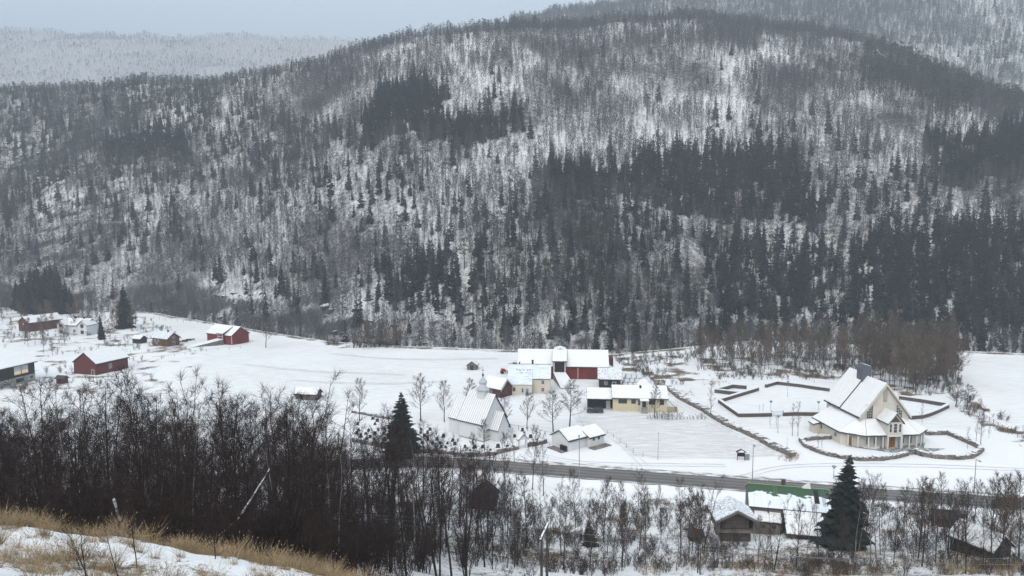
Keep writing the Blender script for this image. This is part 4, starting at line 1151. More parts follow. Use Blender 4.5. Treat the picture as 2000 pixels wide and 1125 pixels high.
def streak_mat():
    m, t, b = mat('snow_streaked_sheet'); L = t.links.new
    tc = N(t, 'ShaderNodeTexCoord'); mp = N(t, 'ShaderNodeMapping'); mp.inputs['Scale'].default_value = (.25, 2.6, 2.6); L(tc.outputs['Object'], mp.inputs[0])
    nz = N(t, 'ShaderNodeTexNoise'); nz.inputs['Scale'].default_value = 1.6; nz.inputs['Detail'].default_value = 4; L(mp.outputs[0], nz.inputs['Vector'])
    rp = N(t, 'ShaderNodeValToRGB'); e = rp.color_ramp.elements; e[0].position = .36; e[1].position = .50; e[0].color = (.47, .54, .63, 1); e[1].color = (.78, .81, .85, 1)
    e2 = rp.color_ramp.elements.new(.62); e2.color = (.80, .82, .85, 1); e3 = rp.color_ramp.elements.new(.68); e3.color = (.70, .63, .52, 1)
    L(nz.outputs[0], rp.inputs[0]); L(rp.outputs[0], b.inputs['Base Color']); b.inputs['Roughness'].default_value = .55
    return m
M['streaked'] = streak_mat()
farmhouse()

def simple_house(name, label, cat, a, b, W, he, hr, wallm, roofm='roofdark', **kw):
    c, yaw, L = front(a, b)
    c2 = loc_of(c, yaw, 0, W / 2)
    r = thing(name, label, cat, (c2[0], c2[1], H1(*c2) - .05), yaw)
    gable(r, L, W, he, hr, M[wallm], M[roofm], **kw)
    return r, L
# turf-roofed log house behind the yellow house
r, L = simple_house('log_house', 'small dark log house with snow-dusted turf roof beside the long barn', 'house', (1170, 757), (1212, 758), 6.2, 2.9, 5.1, 'greylog', snowm=M['turf_snow'], ov=.5, ove=.6, snowth=.25)
opening(r, (-1.2, -3.1, 1.5), -90, .7, .8); door(r, (1.3, -3.1, 0), -90, .9, 1.8, 'darkboard')
for o_ in r.children:
    if o_.name.startswith('wall'): o_.data.materials[0] = M['darkboard']
# white wrapped bales
def bale_mesh():
    import bmesh
    bm = bmesh.new(); bmesh.ops.create_cube(bm, size=1.0)
    bmesh.ops.scale(bm, vec=(1.5, 1.25, 1.2), verts=bm.verts); bmesh.ops.bevel(bm, geom=bm.edges[:], offset=.18, segments=2, affect='EDGES')
    for v in bm.verts: v.co += Vector((rnd.uniform(-.03, .03), rnd.uniform(-.03, .03), rnd.uniform(-.03, .03)))
    me = bpy.data.meshes.new('bale'); bm.to_mesh(me); bm.free(); me.materials.append(M['plastic']); return me
BALE = bale_mesh()
b0 = G(1216, 757); n_ = 0
for row, (nx_, zz) in enumerate(((6, .6), (5, 1.78), (3, 2.95))):
    for dpt in range(2):
        for k in range(nx_):
            o = link('wrapped_bale', BALE); x = b0[0] + 1.0 + k * 1.62 + row * .5; y = b0[1] + 2.2 + dpt * 1.4
            o.location = (x, y, H1(x, y) + zz); o.rotation_euler = (0, 0, rnd.uniform(-.05, .05))
            tag(o, 'white plastic wrapped bale in the stack behind the yellow house', 'bale', 'wrapped bales stacked behind the yellow house')
tp = G(1258, 756); z_ = H1(*tp)
t = MB(); t.add([(-3.2, -1.4, -.2), (3.2, -1.2, -.2), (3.0, 1.5, -.2), (-3.0, 1.4, -.2), (-1.0, 0, 2.3), (.4, .1, 2.5)], [(0, 1, 5, 4), (1, 2, 5), (2, 3, 4, 5), (3, 0, 4)])
t = t.obj('tarpaulin_heap', M['snow']); t.location = (tp[0], tp[1] + 1.0, z_); tag(t, 'peaked snow-covered heap under a sheet behind the yellow house roof', 'heap')

def yellow_house():
    A, B = G(1197, 803), G(1303, 805.5)
    yaw = math.atan2(B[1] - A[1], B[0] - A[0]); L = math.hypot(B[0] - A[0], B[1] - A[1])
    W = 8.6; c = loc_of(((A[0] + B[0]) / 2, (A[1] + B[1]) / 2), yaw, 0, W / 2)
    r = thing('house', 'low yellow house with snowy roof, front steps and small deck', 'house', (c[0], c[1], H1(*c) - .05), yaw)
    wl, ro = gable(r, L, W, 3.75, 5.9, M['yellow'], M['roofdark'], ov=.3, ove=.5)
    st = MB(); st.box((0, -W / 2 - .015, .95), (L, .05, .1)); st.obj('plinth_band', M['yellow'], r)
    opening(r, (-L * .32, -W / 2, 2.75), -90, 2.1, .95, bars=(2, 0), frame='brownframe')
    opening(r, (-L * .12, -W / 2, 2.75), -90, 1.0, .95, bars=(0, 0), frame='brownframe')
    opening(r, (L * .22, -W / 2, 2.7), -90, 1.5, 1.1, bars=(1, 0), frame='brownframe')
    opening(r, (L * .40, -W / 2, 2.7), -90, 1.0, 1.2, bars=(0, 0), frame='brownframe')
    opening(r, (-L * .018, -W / 2, 2.5), -90, .6, 1.4, bars=(0, 1))
    door(r, (L * .075, -W / 2, 1.3), -90, 1.0, 2.1, 'redbrown')
    s = MB()
    for k in range(5): s.box((L * .075, -W / 2 - .5 - k * .28, 1.15 - k * .26), (1.7, .30, .26 + .02 * k))
    s.box((L * .075, -W / 2 - .5, .4), (1.7, .9, 1.3)); s.obj('steps', M['concrete'], r)
    for x in (L * .075 - .95, L * .075 + .95):
        p = MB(); p.tube((x, -W / 2 - 1.5, -.3), (x, -W / 2 - 1.5, 3.5), .07); p.tube((x, -W / 2 - .1, 2.1), (x, -W / 2 - 1.5, 1.5), .04); p.obj('porch_post', M['trim'], r)
    p = MB(); p.slab([(L * .075 - 1.2, -W / 2 - 1.8, 3.35), (L * .075 + 1.2, -W / 2 - 1.8, 3.35), (L * .075 + 1.2, -W / 2 - .3, 3.62), (L * .075 - 1.2, -W / 2 - .3, 3.62)], .1); p.obj('porch_roof', M['snow'], r)
    v = MB(); v.tube((L * .02, -.9, 5.3), (L * .02, -.9, 6.4), .28, n=10); v.obj('roof_vent', M['black'], ro)
    # deck and railing at the right end
    d = MB(); d.box((L / 2 + 1.4, -W / 2 + 1.3, .85), (2.6, 2.4, .12)); d.obj('deck', M['paledeck'], r)
    d = MB()
    for i in range(9): d.box((L / 2 + .25 + i * .29, -W / 2 + .12, .55), (.25, .05, 1.6))
    for i in range(8): d.box((L / 2 + 2.66, -W / 2 + .3 + i * .29, .55), (.05, .25, 1.6))
    d.obj('deck_railing', M['paledeck'], r)
    d = MB(); d.tube((L / 2 + .1, -W / 2 - .3, 3.4), (L / 2 + 2.2, -W / 2 - .3, 1.4), .08); d.tube((L / 2 + 2.2, -W / 2 - .3, 1.4), (L / 2 + 2.2, -W / 2 - .3, .6), .07); d.obj('brace', M['darkwood'], r)
    # carport
    A, B = G(1147, 800.5), G(1196, 802)
    c2, L2 = ((A[0] + B[0]) / 2, (A[1] + B[1]) / 2), 6.6
    c3 = loc_of(c2, yaw, 0, 3.8)
    r2 = thing('carport', 'dark open carport with snowy roof and white door joined to yellow house', 'carport', (c3[0], c3[1], H1(*c3) - .05), yaw)
    b = MB(); b.box((0, .9, 1.2), (L2, 4.6, 3.2)); b.obj('wall', M['darkboard'], r2)
    rf = MB(); chevron(rf, 4.0, 2.95, 5.0, -L2 / 2 - .25, L2 / 2, .14, False, .01); ro2 = rf.obj('roof', M['roofdark'], r2)
    rf = MB(); chevron(rf, 3.95, 2.975, 5.0, -L2 / 2 - .2, L2 / 2 - .02, .13, False, .16); rf.obj('roof_snow', M['snow'], ro2)
    for x in (-L2 / 2 + .1, -.2):
        p = MB(); p.box((x, -3.5, 1.2), (.16, .16, 3.6)); p.obj('post', M['darkwood'], r2)
    gb = MB(); gb.section([(-3.4, 2.7), (3.4, 2.7), (0, 4.8)], -L2 / 2, -L2 / 2 + .1); gb.obj('gable_board', M['darkboard'], r2)
    door(r2, (2.3, -1.4, -.05), -90, .9, 2.05, 'trim')
    opening(r2, (-1.4, -1.4, 1.9), -90, .9, .5, bars=(0, 0), frame='brownframe')
    bn = MB(); bn.box((1.0, -1.75, .5), (.7, .6, 1.1)); bn.obj('bin', M['black'], r2)
yellow_house()

def car():
    p = G(1162, 806)
    r = thing('car', 'dark grey estate car parked before the open carport', 'car', (p[0], p[1], H1(*p)), R(176))
    # side profile, x forward; lofted over the width with tumblehome
    prof = [(-2.15, .35), (-2.2, .75), (-2.1, .95), (-1.95, 1.1), (-1.6, 1.42), (-.4, 1.5), (.35, 1.42), (1.0, 1.0), (1.85, .88), (2.15, .7), (2.2, .42), (2.1, .28), (-2.05, .28)]
    b = MB(); n = len(prof); rings = []
    for yy, ins in ((-.87, .10), (-.80, 0), (.80, 0), (.87, .10)):
        for x, z in prof:
            k = max(0, (z - .95) / .6)
            b.v.append((x * (1 - ins * .12), yy * (1 - .22 * k), z - (ins * .35 if z > .5 else -ins * .3)))
    for j in range(3):
        for i in range(n): b.f.append((j * n + i, j * n + (i + 1) % n, (j + 1) * n + (i + 1) % n, (j + 1) * n + i)); b.m.append(0)
    b.f.append(tuple(range(n))); b.f.append(tuple(3 * n + i for i in reversed(range(n)))); b.m += [0, 0]
    b.obj('body', flat_mat('car_paint', (.045, .052, .058), .3, .3, .5), r)
    for s in (-1, 1):
        g = MB(); yy = s * .80
        g.add([(-1.75, yy * .985, 1.05), (.75, yy * .985, 1.05), (.28, yy * .87, 1.38), (-1.45, yy * .87, 1.38), (-1.75, yy * .9, 1.05), (.75, yy * .9, 1.05), (.28, yy * .8, 1.38), (-1.45, yy * .8, 1.38)], [(0, 1, 2, 3), (4, 5, 6, 7), (0, 1, 5, 4), (1, 2, 6, 5), (2, 3, 7, 6), (3, 0, 4, 7)]); g.obj('side_window', M['glass'], r)
        for x in (-1.35, 1.35):
            w_ = MB(); w_.tube((x, s * .66, .32), (x, s * .86, .32), .32, n=16); wo_ = w_.obj('wheel', M['black'], r)
            w_ = MB(); w_.tube((x, s * .84, .32), (x, s * .875, .32), .2, n=10); w_.obj('rim', M['metal'], wo_)
        g = MB(); g.box((2.16, s * .62, .68), (.1, .3, .14)); g.obj('headlight', M['trim'], r)
        g = MB(); g.box((-2.17, s * .64, .85), (.1, .2, .2)); g.obj('tail_light', M['red'], r)
    g = MB(); g.slab([(.42, -.62, 1.40), (.42, .62, 1.40), (.98, .70, 1.04), (.98, -.70, 1.04)], .02); g.obj('windscreen', M['glass'], r)
car()

def garage():
    yaw = R(38)
    cor = G(1110, 882)        # near corner of gable and long side
    L, W, he, hr = 5.4, 5.6, 2.5, 4.1
    c = loc_of(cor, yaw, L / 2, W / 2)
    r = thing('garage', 'white service building with two stepped snowy roofs beside the graveyard gate', 'garage', (c[0], c[1], H1(*c) - .05), yaw)
    gable(r, L, W, he, hr, M['white'], M['roofdark'], ov=.35, ove=.4)
    gable(r, 4.6, W + .6, he - .15, hr - .35, M['white'], M['roofdark'], ov=.3, ove=.4, cx=L / 2 + 2.3 + .02, cy=-.7, wall_name='second_wall')
    door(r, (-L / 2, -1.4, 0), 180, 1.1, 2.0, 'trim'); door(r, (-L / 2, 1.0, 0), 180, 1.9, 2.0, 'white')
    g = MB(); g.tube((-L / 2 - .3, -W / 2 - .35, 2.2), (L / 2, -W / 2 - .35, 2.2), .06); g.obj('gutter', M['roofdark'], r)
    g = MB(); g.tube((L / 2 + 4.9, -W / 2 - 1.1, 2.0), (L / 2 + .0, -W / 2 - 1.1, 2.0), .06); g.obj('gutter', M['roofdark'], r)
    for x in (L / 2 + 1.4, L / 2 + 3.0): opening(r, (x, -W / 2 - 1.0, 1.7), -90, .4, .4, bars=(0, 0), frame='brownframe')
    for k in range(3):
        bn = thing('wheelie_bin', ('black wheelie bin at the open end of the row by the white garage', 'black wheelie bin between two others by the white garage', 'black wheelie bin nearest the corner of the white garage')[k], 'bin', (0, 0, 0))
        q = loc_of(cor, yaw, -.45, .5 + k * .62); bn.location = (q[0], q[1], H1(*q)); bn.rotation_euler = (0, 0, yaw)
        m_ = MB(); m_.add([(-.24, -.25, 0), (.24, -.25, 0), (.24, .25, 0), (-.24, .25, 0), (-.3, -.29, 1.0), (.3, -.29, 1.0), (.3, .29, 1.0), (-.3, .29, 1.0)], [(0, 3, 2, 1), (4, 5, 6, 7), (0, 1, 5, 4), (1, 2, 6, 5), (2, 3, 7, 6), (3, 0, 4, 7)]); m_.obj('body', M['black'], bn)
        m_ = MB(); m_.slab([(-.32, -.31, 1.005), (.32, -.31, 1.005), (.32, .33, 1.06), (-.32, .33, 1.06)], .05); m_.obj('lid', M['black'], bn)
    a = MB(); a.box((L / 2 + 2.4, -W / 2 - 2.0, .09), (5.6, 2.0, .12)); a.box((-L / 2 - 1.1, -.4, .09), (2.0, 5.0, .12)); a.obj('paved_apron', M['stone'], r)
garage()

# small grey hut out on the field
r, L = simple_house('field_hut', 'tiny grey plank hut alone on the snowy field', 'hut', (912, 721), (931, 721.5), 3.4, 1.75, 2.9, 'greyboard', rot=False, ov=.3, ove=.3)
for ch in list(r.children_recursive): bpy.data.objects.remove(ch)
gable(r, 3.4, 3.3, 1.7, 2.9, M['greyboard'], M['darkwood'], rot=True, ov=.3, ove=.35)
door(r, (0, -1.7, 0), -90, .8, 1.5, 'darkboard', 'darkwood')
# low grey shed at the field edge
r, L = simple_house('field_shed', 'long low grey shed with snowy roof at the field edge', 'shed', (577, 780), (617, 782), 3.6, 1.7, 2.9, 'greyboard', ov=.4, ove=.35)
opening(r, (L / 2, 0, 1.0), 0, .6, .6, frame='darkwood')
for k in (-.25, .1): opening(r, (L * k, -1.8, 1.0), -90, .5, .4, frame='darkwood', bars=(0, 0))

def red_barn(label, a, b, deep, W, he, hr, yaw=None, name='barn'):
    """a, b: base corners of the gable end seen"""
    A, B = G(*a), G(*b)
    y = math.atan2(B[1] - A[1], B[0] - A[0]) if yaw is None else yaw
    W = W or math.hypot(B[0] - A[0], B[1] - A[1])
    c = loc_of(((A[0] + B[0]) / 2, (A[1] + B[1]) / 2), y, 0, deep / 2)
    r = thing(name, label, 'barn', (c[0], c[1], min(H1(*A), H1(*B)) - .05), y)
    return r, W, c, y
# red barn among the trees, left
r, W, c, y = red_barn('red barn with snowy roof and white window standing among bare trees', (141.5, 729), (192, 732), 12.5, 9.8, 4.0, 7.2, yaw=R(-20))
gable(r, 12.5, W, 4.0, 7.2, M['darkred'], M['roofdark'], rot=True, ov=.35, ove=.45)
trims(r, W, 12.5, 4.0, 'darkred')
opening(r, (W / 2, -.8, 2.2), 0, .9, 1.3, frame='trim'); opening(r, (W / 2, 3.6, 2.0), 0, .8, .9, frame='darkred')
door(r, (W / 2 - 1.5, -6.25, -.1), -90, 1.0, 1.9, 'darkred'); door(r, (-1.4, -6.25, -.1), -90, 2.8, 2.8, 'darkred', 'darkred')
# far red barn, upper left
r, W, c, y = red_barn('far red barn with long snowy roof beside the white farmhouse', (36, 645), (57, 648), 15, 7.6, 4.2, 6.6, yaw=R(-28))
gable(r, 15, W, 4.2, 6.6, M['darkred'], M['roofdark'], rot=True, ov=.35, ove=.45)
door(r, (W / 2, -2.0, 0), 0, 2.2, 2.4, 'redbrown', 'darkred'); opening(r, (0, -7.5, 3.4), -90, .9, .9)
# bright red barn with barn bridge
def bridge_barn():
    A, Bc = G(404, 668), G(453, 674)
    yaw = R(-30); L, W, he, hr = 15.0, 8.6, 4.0, 6.9
    c = loc_of(Bc, yaw, -L / 2, W / 2)
    r = thing('barn', 'bright red barn with stone-sided snowy barn bridge at field corner', 'barn', (c[0], c[1], H1(*c) - .05), yaw)
    wl, ro = gable(r, L, W, he, hr, M['red'], M['roofdark'], ov=.35, ove=.4)
    trims(r, L, W, he, 'trim', .14)
    bx = 1.8
    b = MB(); b.section([(-1.8, 2.0), (1.8, 2.0), (1.8, 4.5), (-1.8, 4.5)], -W / 2 - .9, -W / 2 + 1.5, True); b.v = [(x + bx, y_, z_) for x, y_, z_ in b.v]; b.obj('bridge_bay', M['red'], r)
    b = MB(); b.slab([(bx - 2.2, -W / 2 - 1.4, 4.5), (bx + 2.2, -W / 2 - 1.4, 4.5), (bx + 2.2, -.6, 6.75), (bx - 2.2, -.6, 6.75)], .14); bo = b.obj('bay_roof', M['roofdark'], r)
    b = MB(); b.slab([(bx - 2.15, -W / 2 - 1.35, 4.66), (bx + 2.15, -W / 2 - 1.35, 4.66), (bx + 2.15, -.65, 6.9), (bx - 2.15, -.65, 6.9)], .12); b.obj('roof_snow', M['snow'], bo)
    d = MB(); d.box((bx, -W / 2 - .93, 3.3), (2.4, .08, 2.0)); do = d.obj('bay_door', M['darkred'], r)
    f = MB(); f.box((bx - 1.3, -W / 2 - .96, 3.3), (.2, .1, 2.2)); f.box((bx + 1.3, -W / 2 - .96, 3.3), (.2, .1, 2.2)); f.box((bx, -W / 2 - .96, 4.35), (2.6, .1, .2)); f.box((bx, -W / 2 - .97, 3.4), (2.3, .1, .15)); f.obj('door_frame', M['trim'], do)
    b = MB(); b.add([(bx - 1.9, -W / 2 - .95, 2.3), (bx + 1.9, -W / 2 - .95, 2.3), (bx - 4.0, -W / 2 - 11, .1), (bx - 8.2, -W / 2 - 9, .1), (bx - 1.9, -W / 2 - .95, -1), (bx + 1.9, -W / 2 - .95, -1), (bx - 4.0, -W / 2 - 11, -1), (bx - 8.2, -W / 2 - 9, -1)],
                    [(0, 1, 2, 3), (0, 4, 5, 1), (1, 5, 6, 2), (2, 6, 7, 3), (3, 7, 4, 0)]); ramp = b.obj('barn_bridge', M['stone'], r)
    b = MB(); b.slab([(bx - 1.95, -W / 2 - 1.0, 2.32), (bx + 1.95, -W / 2 - 1.0, 2.32), (bx - 3.95, -W / 2 - 11.1, .12), (bx - 8.25, -W / 2 - 9.1, .12)], .12); b.obj('snow', M['snow'], ramp)
    b = MB(); b.box((L / 2 + .02, -.6, 1.2), (.1, 2.6, 2.6)); b.obj('barn_door', M['darkred'], r)
    b = MB(); b.box((L / 2 + .03, 0, he + .05), (.07, W, .14)); b.obj('gable_band', M['darkred'], r)
bridge_barn()
# brown log cabin and dark shed near it
def cabin():
    Bc = G(327, 676); yaw = R(-28); L, W = 9.0, 5.6
    c = loc_of(Bc, yaw, -L / 2, W / 2)
    r = thing('log_cabin', 'brown log cabin with white-framed windows left of the bright red barn', 'cabin', (c[0], c[1], H1(*c) - .05), yaw)
    wl, ro = gable(r, L, W, 3.2, 5.2, M['brownlog'], M['darkwood'], ov=.5, ove=.5, snowm=M['turf_snow'], snowth=.2)
    for x in (-2.9, -.9): opening(r, (x, -W / 2, 2.2), -90, .7, .8, frame='trim')
    opening(r, (-2.0, -W / 2, 1.0), -90, .8, .8, frame='trim')
    opening(r, (L / 2, 0, 1.2), 0, 1.3, 1.1, frame='trim'); opening(r, (L / 2, .2, 3.4), 0, 1.0, .9, frame='trim')
    door(r, (2.2, -W / 2, 0), -90, .9, 1.9, 'brownlog', 'darkwood')
    chimney(ro, 1.6, 0, 5.6, .6, 1.0, 'stone')
    p = G(273, 668)
    r2 = thing('dark_shed', 'small dark open shed left of the brown log cabin', 'shed', (p[0], p[1], H1(*p) - .05), R(-20))
    gable(r2, 4.2, 3.4, 1.9, 3.0, M['darkboard'], M['darkwood'], ov=.3, ove=.3, snow=True); door(r2, (.3, -1.7, 0), -90, 1.6, 1.6, 'black', 'darkwood')
    # stacked boards right of the cabin
    q = G(357, 668)
    for k in range(3):
        o = MB()
        for j in range(4): o.box((0, j * .26, .12 + j % 2 * .16), (3.6, .22, .14))
        o = o.obj('board_stack', M['darkwood']); o.location = (q[0] + k * .4, q[1] + k * 2.6, H1(q[0], q[1] + k * 2.6) + .3); o.rotation_euler = (0, 0, R(8 + 6 * k))
        tag(o, ('low stack of dark boards nearest to the log cabin', 'low stack of dark boards in the middle behind the log cabin', 'low stack of dark boards furthest behind the log cabin')[k], 'boards')
cabin()
# dark house with lit windows at the left edge
def dark_house():
    A, B = G(8, 757), G(69, 741.5)
    yaw = math.atan2(B[1] - A[1], B[0] - A[0])      # local x runs away along the wall
    L, W = 22.0, 9.5
    c = loc_of(B, yaw, -L / 2, W / 2)
    r = thing('house', 'dark brown house with warmly lit window over a pale basement', 'house', (c[0], c[1], min(H1(*A), H1(*B)) - .3), yaw)
    wl, ro = gable(r, L, W, 6.5, 9.0, M['darkboard'], M['roofdark'], ov=.6, ove=.7, snowth=.18)
    b = MB(); b.box((0, -W / 2 + .3, 1.0), (L - .1, .75, 3.2)); b.obj('basement', M['concrete'], r)
    bx = L / 2
    lit = flat_mat('lit_curtain', (.6, .5, .35)); lt = lit.node_tree; bs = [n for n in lt.nodes if n.type == 'BSDF_PRINCIPLED'][0]
    bs.inputs['Emission Color'].default_value = (1, .62, .28, 1); bs.inputs['Emission Strength'].default_value = .28
    pale = flat_mat('pale_blind', (.55, .57, .60))
    for k in range(2):
        fo = opening(r, (bx - 6.2 + k * 2.6, -W / 2, 4.75), -90, 2.2, 2.5, frame='frame', pane=pale, bars=(1, 0))
        g = MB(); g.box((bx - 6.2 + k * 2.6, -W / 2 - .03, 4.0), (2.15, .03, .9)); g.obj('lit_pane', lit, fo)
    opening(r, (bx - 5.6, -W / 2 - .08, 1.55), -90, 2.6, 1.0, frame='brownframe'); opening(r, (bx - 1.4, -W / 2 - .08, 1.7), -90, .8, .6, frame='brownframe')
    opening(r, (bx - 12.5, -W / 2, 4.2), -90, 1.8, 1.3, frame='brownframe'); opening(r, (bx - 17, -W / 2, 4.2), -90, 1.4, 1.3, frame='brownframe')
dark_house()
# white farmhouse with two front gables
def white_house():
    c, yaw, L = front((112, 654), (170, 655.5))
    W = 7.5; c2 = loc_of(c, yaw, 0, W / 2 + 1.5)
    r = thing('white_farmhouse', 'white two-gabled farmhouse with snowy roof beside the far red barn', 'house', (c2[0], c2[1], H1(*c2) - .05), yaw)
    wl, ro = gable(r, L - 3, W, 4.2, 6.6, M['white'], M['roofdark'], ov=.3, ove=.4, plinth=.4)
    for x, w_ in ((-L / 2 + 2.0, 3.8), (L / 2 - 2.2, 4.4)):
        b = MB(); b.section([(-w_ / 2, -1), (w_ / 2, -1), (w_ / 2, 4.5), (0, 6.3), (-w_ / 2, 4.5)], -W / 2 - 1.5, 1.0, True); b.v = [(p[0] + x, p[1], p[2]) for p in b.v]; b.obj('gable_wing', M['white'], r)
        b = MB(); chevron(b, w_ / 2 + .35, 4.25, 6.4, -W / 2 - 1.9, 1.2, .12, True, .01); b.v = [(p[0] + x, p[1], p[2]) for p in b.v]; bo = b.obj('wing_roof', M['roofdark'], r)
        b = MB(); chevron(b, w_ / 2 + .32, 4.26, 6.4, -W / 2 - 1.85, 1.2, .12, True, .14); b.v = [(p[0] + x, p[1], p[2]) for p in b.v]; b.obj('roof_snow', M['snow'], bo)
        for z_ in (1.5, 4.2): opening(r, (x, -W / 2 - 1.5, z_), -90, 1.3, 1.3, frame='brownframe')
    chimney(ro, -2.0, 0, 7.0, .7, .9, 'darkwood'); chimney(ro, 2.2, 0, 7.0, .7, .9, 'darkwood')
    opening(r, (0, -W / 2, 1.8), -90, 1.0, 1.1)
white_house()

# ------------------------------------------------------------------ storehouse and barn below the road
def storehouse():
    zb = H1(*G(1438, 1064, 1.0))
    A, B = G(1406, 1063, zb), G(1470, 1063, zb)
    c = ((A[0] + B[0]) / 2, (A[1] + B[1]) / 2); Wd = B[0] - A[0]; D = 4.6
    r = thing('storehouse', 'weathered log storehouse with jettied upper floor and snowy turf roof', 'storehouse', (c[0], c[1] + D / 2, zb - .05), R(-2))
    def logs(name, w_, d_, z0, z1, m, n):
        h_ = (z1 - z0) / n
        for i in range(n):
            z_ = z0 + h_ * (i + .5)
            for sx, sy, lx, ly in ((0, -d_ / 2, w_ + .5, 0), (0, d_ / 2, w_ + .5, 0), (-w_ / 2, 0, 0, d_ + .5), (w_ / 2, 0, 0, d_ + .5)):
                b = MB()
                if lx: b.tube((sx - lx / 2, sy, z_), (sx + lx / 2, sy, z_), h_ * .52, n=7)
                else: b.tube((sx, sy - ly / 2, z_ + h_ * .5), (sx, sy + ly / 2, z_ + h_ * .5), h_ * .52, n=7)
                b.obj('log', m, r)
    logs('lower', Wd - .9, D - .6, .35, 1.9, M['greylog'], 6)
    logs('upper', Wd - 1.4, D - .9, 2.35, 3.9, M['greylog'], 6)
    b = MB(); b.box((0, 0, 2.1), (Wd + .5, D + .7, .3)); b.obj('jetty_floor', M['greyboard'], r)
    for sx in (-1, 1):
        p = MB(); p.box((sx * (Wd / 2 + .1), -D / 2 - .2, 3.1), (.22, .22, 1.8)); p.obj('gallery_post', M['greyboard'], r)
        p = MB(); p.box((sx * (Wd / 2 + .1), D / 2 + .2, 3.1), (.22, .22, 1.8)); p.obj('gallery_post', M['greyboard'], r)
        p = MB(); p.box((sx * (Wd / 2 + .12), 0, 3.0), (.06, D * .9, 1.7)); p.obj('gallery_boards', M['greyboard'], r)
        for sy in (-1, 1):
            p = MB(); p.box((sx * (Wd / 2 - .7), sy * (D / 2 - .5), .1), (.5, .5, .6)); p.obj('corner_stone', M['stone'], r)
    he, hr = 3.95, 5.35; hw = Wd / 2 + .25
    b = MB(); b.section([(-hw + .2, he - .1), (hw - .2, he - .1), (0, hr - .05)], -D / 2 + .3, D / 2 - .3, True); b.obj('gable_wall', M['greylog'], r)
    rf = MB(); chevron(rf, hw + .55, he - .33, hr, -D / 2 - .75, D / 2 + .6, .14, True, 0); ro = rf.obj('roof', M['darkwood'], r)
    s = MB(); chevron(s, hw + .50, he - .31, hr, -D / 2 - .68, D / 2 + .55, .26, True, .145); s.obj('turf_snow', M['turf_snow'], ro)
    for y_ in (-D / 2 - .79, ):
        vb = MB(); vb.section([(-hw - .58, he - .42), (0, hr - .08), (hw + .58, he - .42), (hw + .58, he - .06), (0, hr + .3), (-hw - .58, he - .06)], y_ - .035, y_ + .035, True, caps=[(0, 1, 4, 5), (1, 2, 3, 4)]); vb.obj('verge_board', M['greyboard'], ro)
    door(r, (0, -D / 2 + .2, .4), -90, .9, 1.3, 'darkboard', 'greyboard')
storehouse()
def green_roof_mat():
    m, t, b = mat('green_sheet_with_snow'); L = t.links.new
    tc = N(t, 'ShaderNodeTexCoord'); sp = N(t, 'ShaderNodeSeparateXYZ'); L(tc.outputs['Object'], sp.inputs[0])
    nz = N(t, 'ShaderNodeTexNoise'); nz.inputs['Scale'].default_value = 1.3; nz.inputs['Detail'].default_value = 5
    mp = N(t, 'ShaderNodeMapping'); mp.inputs['Scale'].default_value = (.5, 1.2, 1); L(tc.outputs['Object'], mp.inputs[0]); L(mp.outputs[0], nz.inputs['Vector'])
    # the snow has slid off the upper part of the sheet
    a = N(t, 'ShaderNodeMath', operation='MULTIPLY_ADD'); a.use_clamp = True; L(sp.outputs['Y'], a.inputs[0]); a.inputs[1].default_value = -.9; 
    n2 = N(t, 'ShaderNodeMath', operation='MULTIPLY_ADD'); L(nz.outputs[0], n2.inputs[0]); n2.inputs[1].default_value = 3.4; n2.inputs[2].default_value = -3.2
    L(n2.outputs[0], a.inputs[2])
    mx = N(t, 'ShaderNodeMath', operation='MULTIPLY'); mx.use_clamp = True; L(a.outputs[0], mx.inputs[0]); mx.inputs[1].default_value = 6
    mc = N(t, 'ShaderNodeMix', data_type='RGBA'); mc.inputs[6].default_value = (.048, .098, .048, 1); mc.inputs[7].default_value = (.78, .81, .85, 1)
    L(mx.outputs[0], mc.inputs[0]); L(mc.outputs[2], b.inputs['Base Color']); b.inputs['Roughness'].default_value = .55
    return m
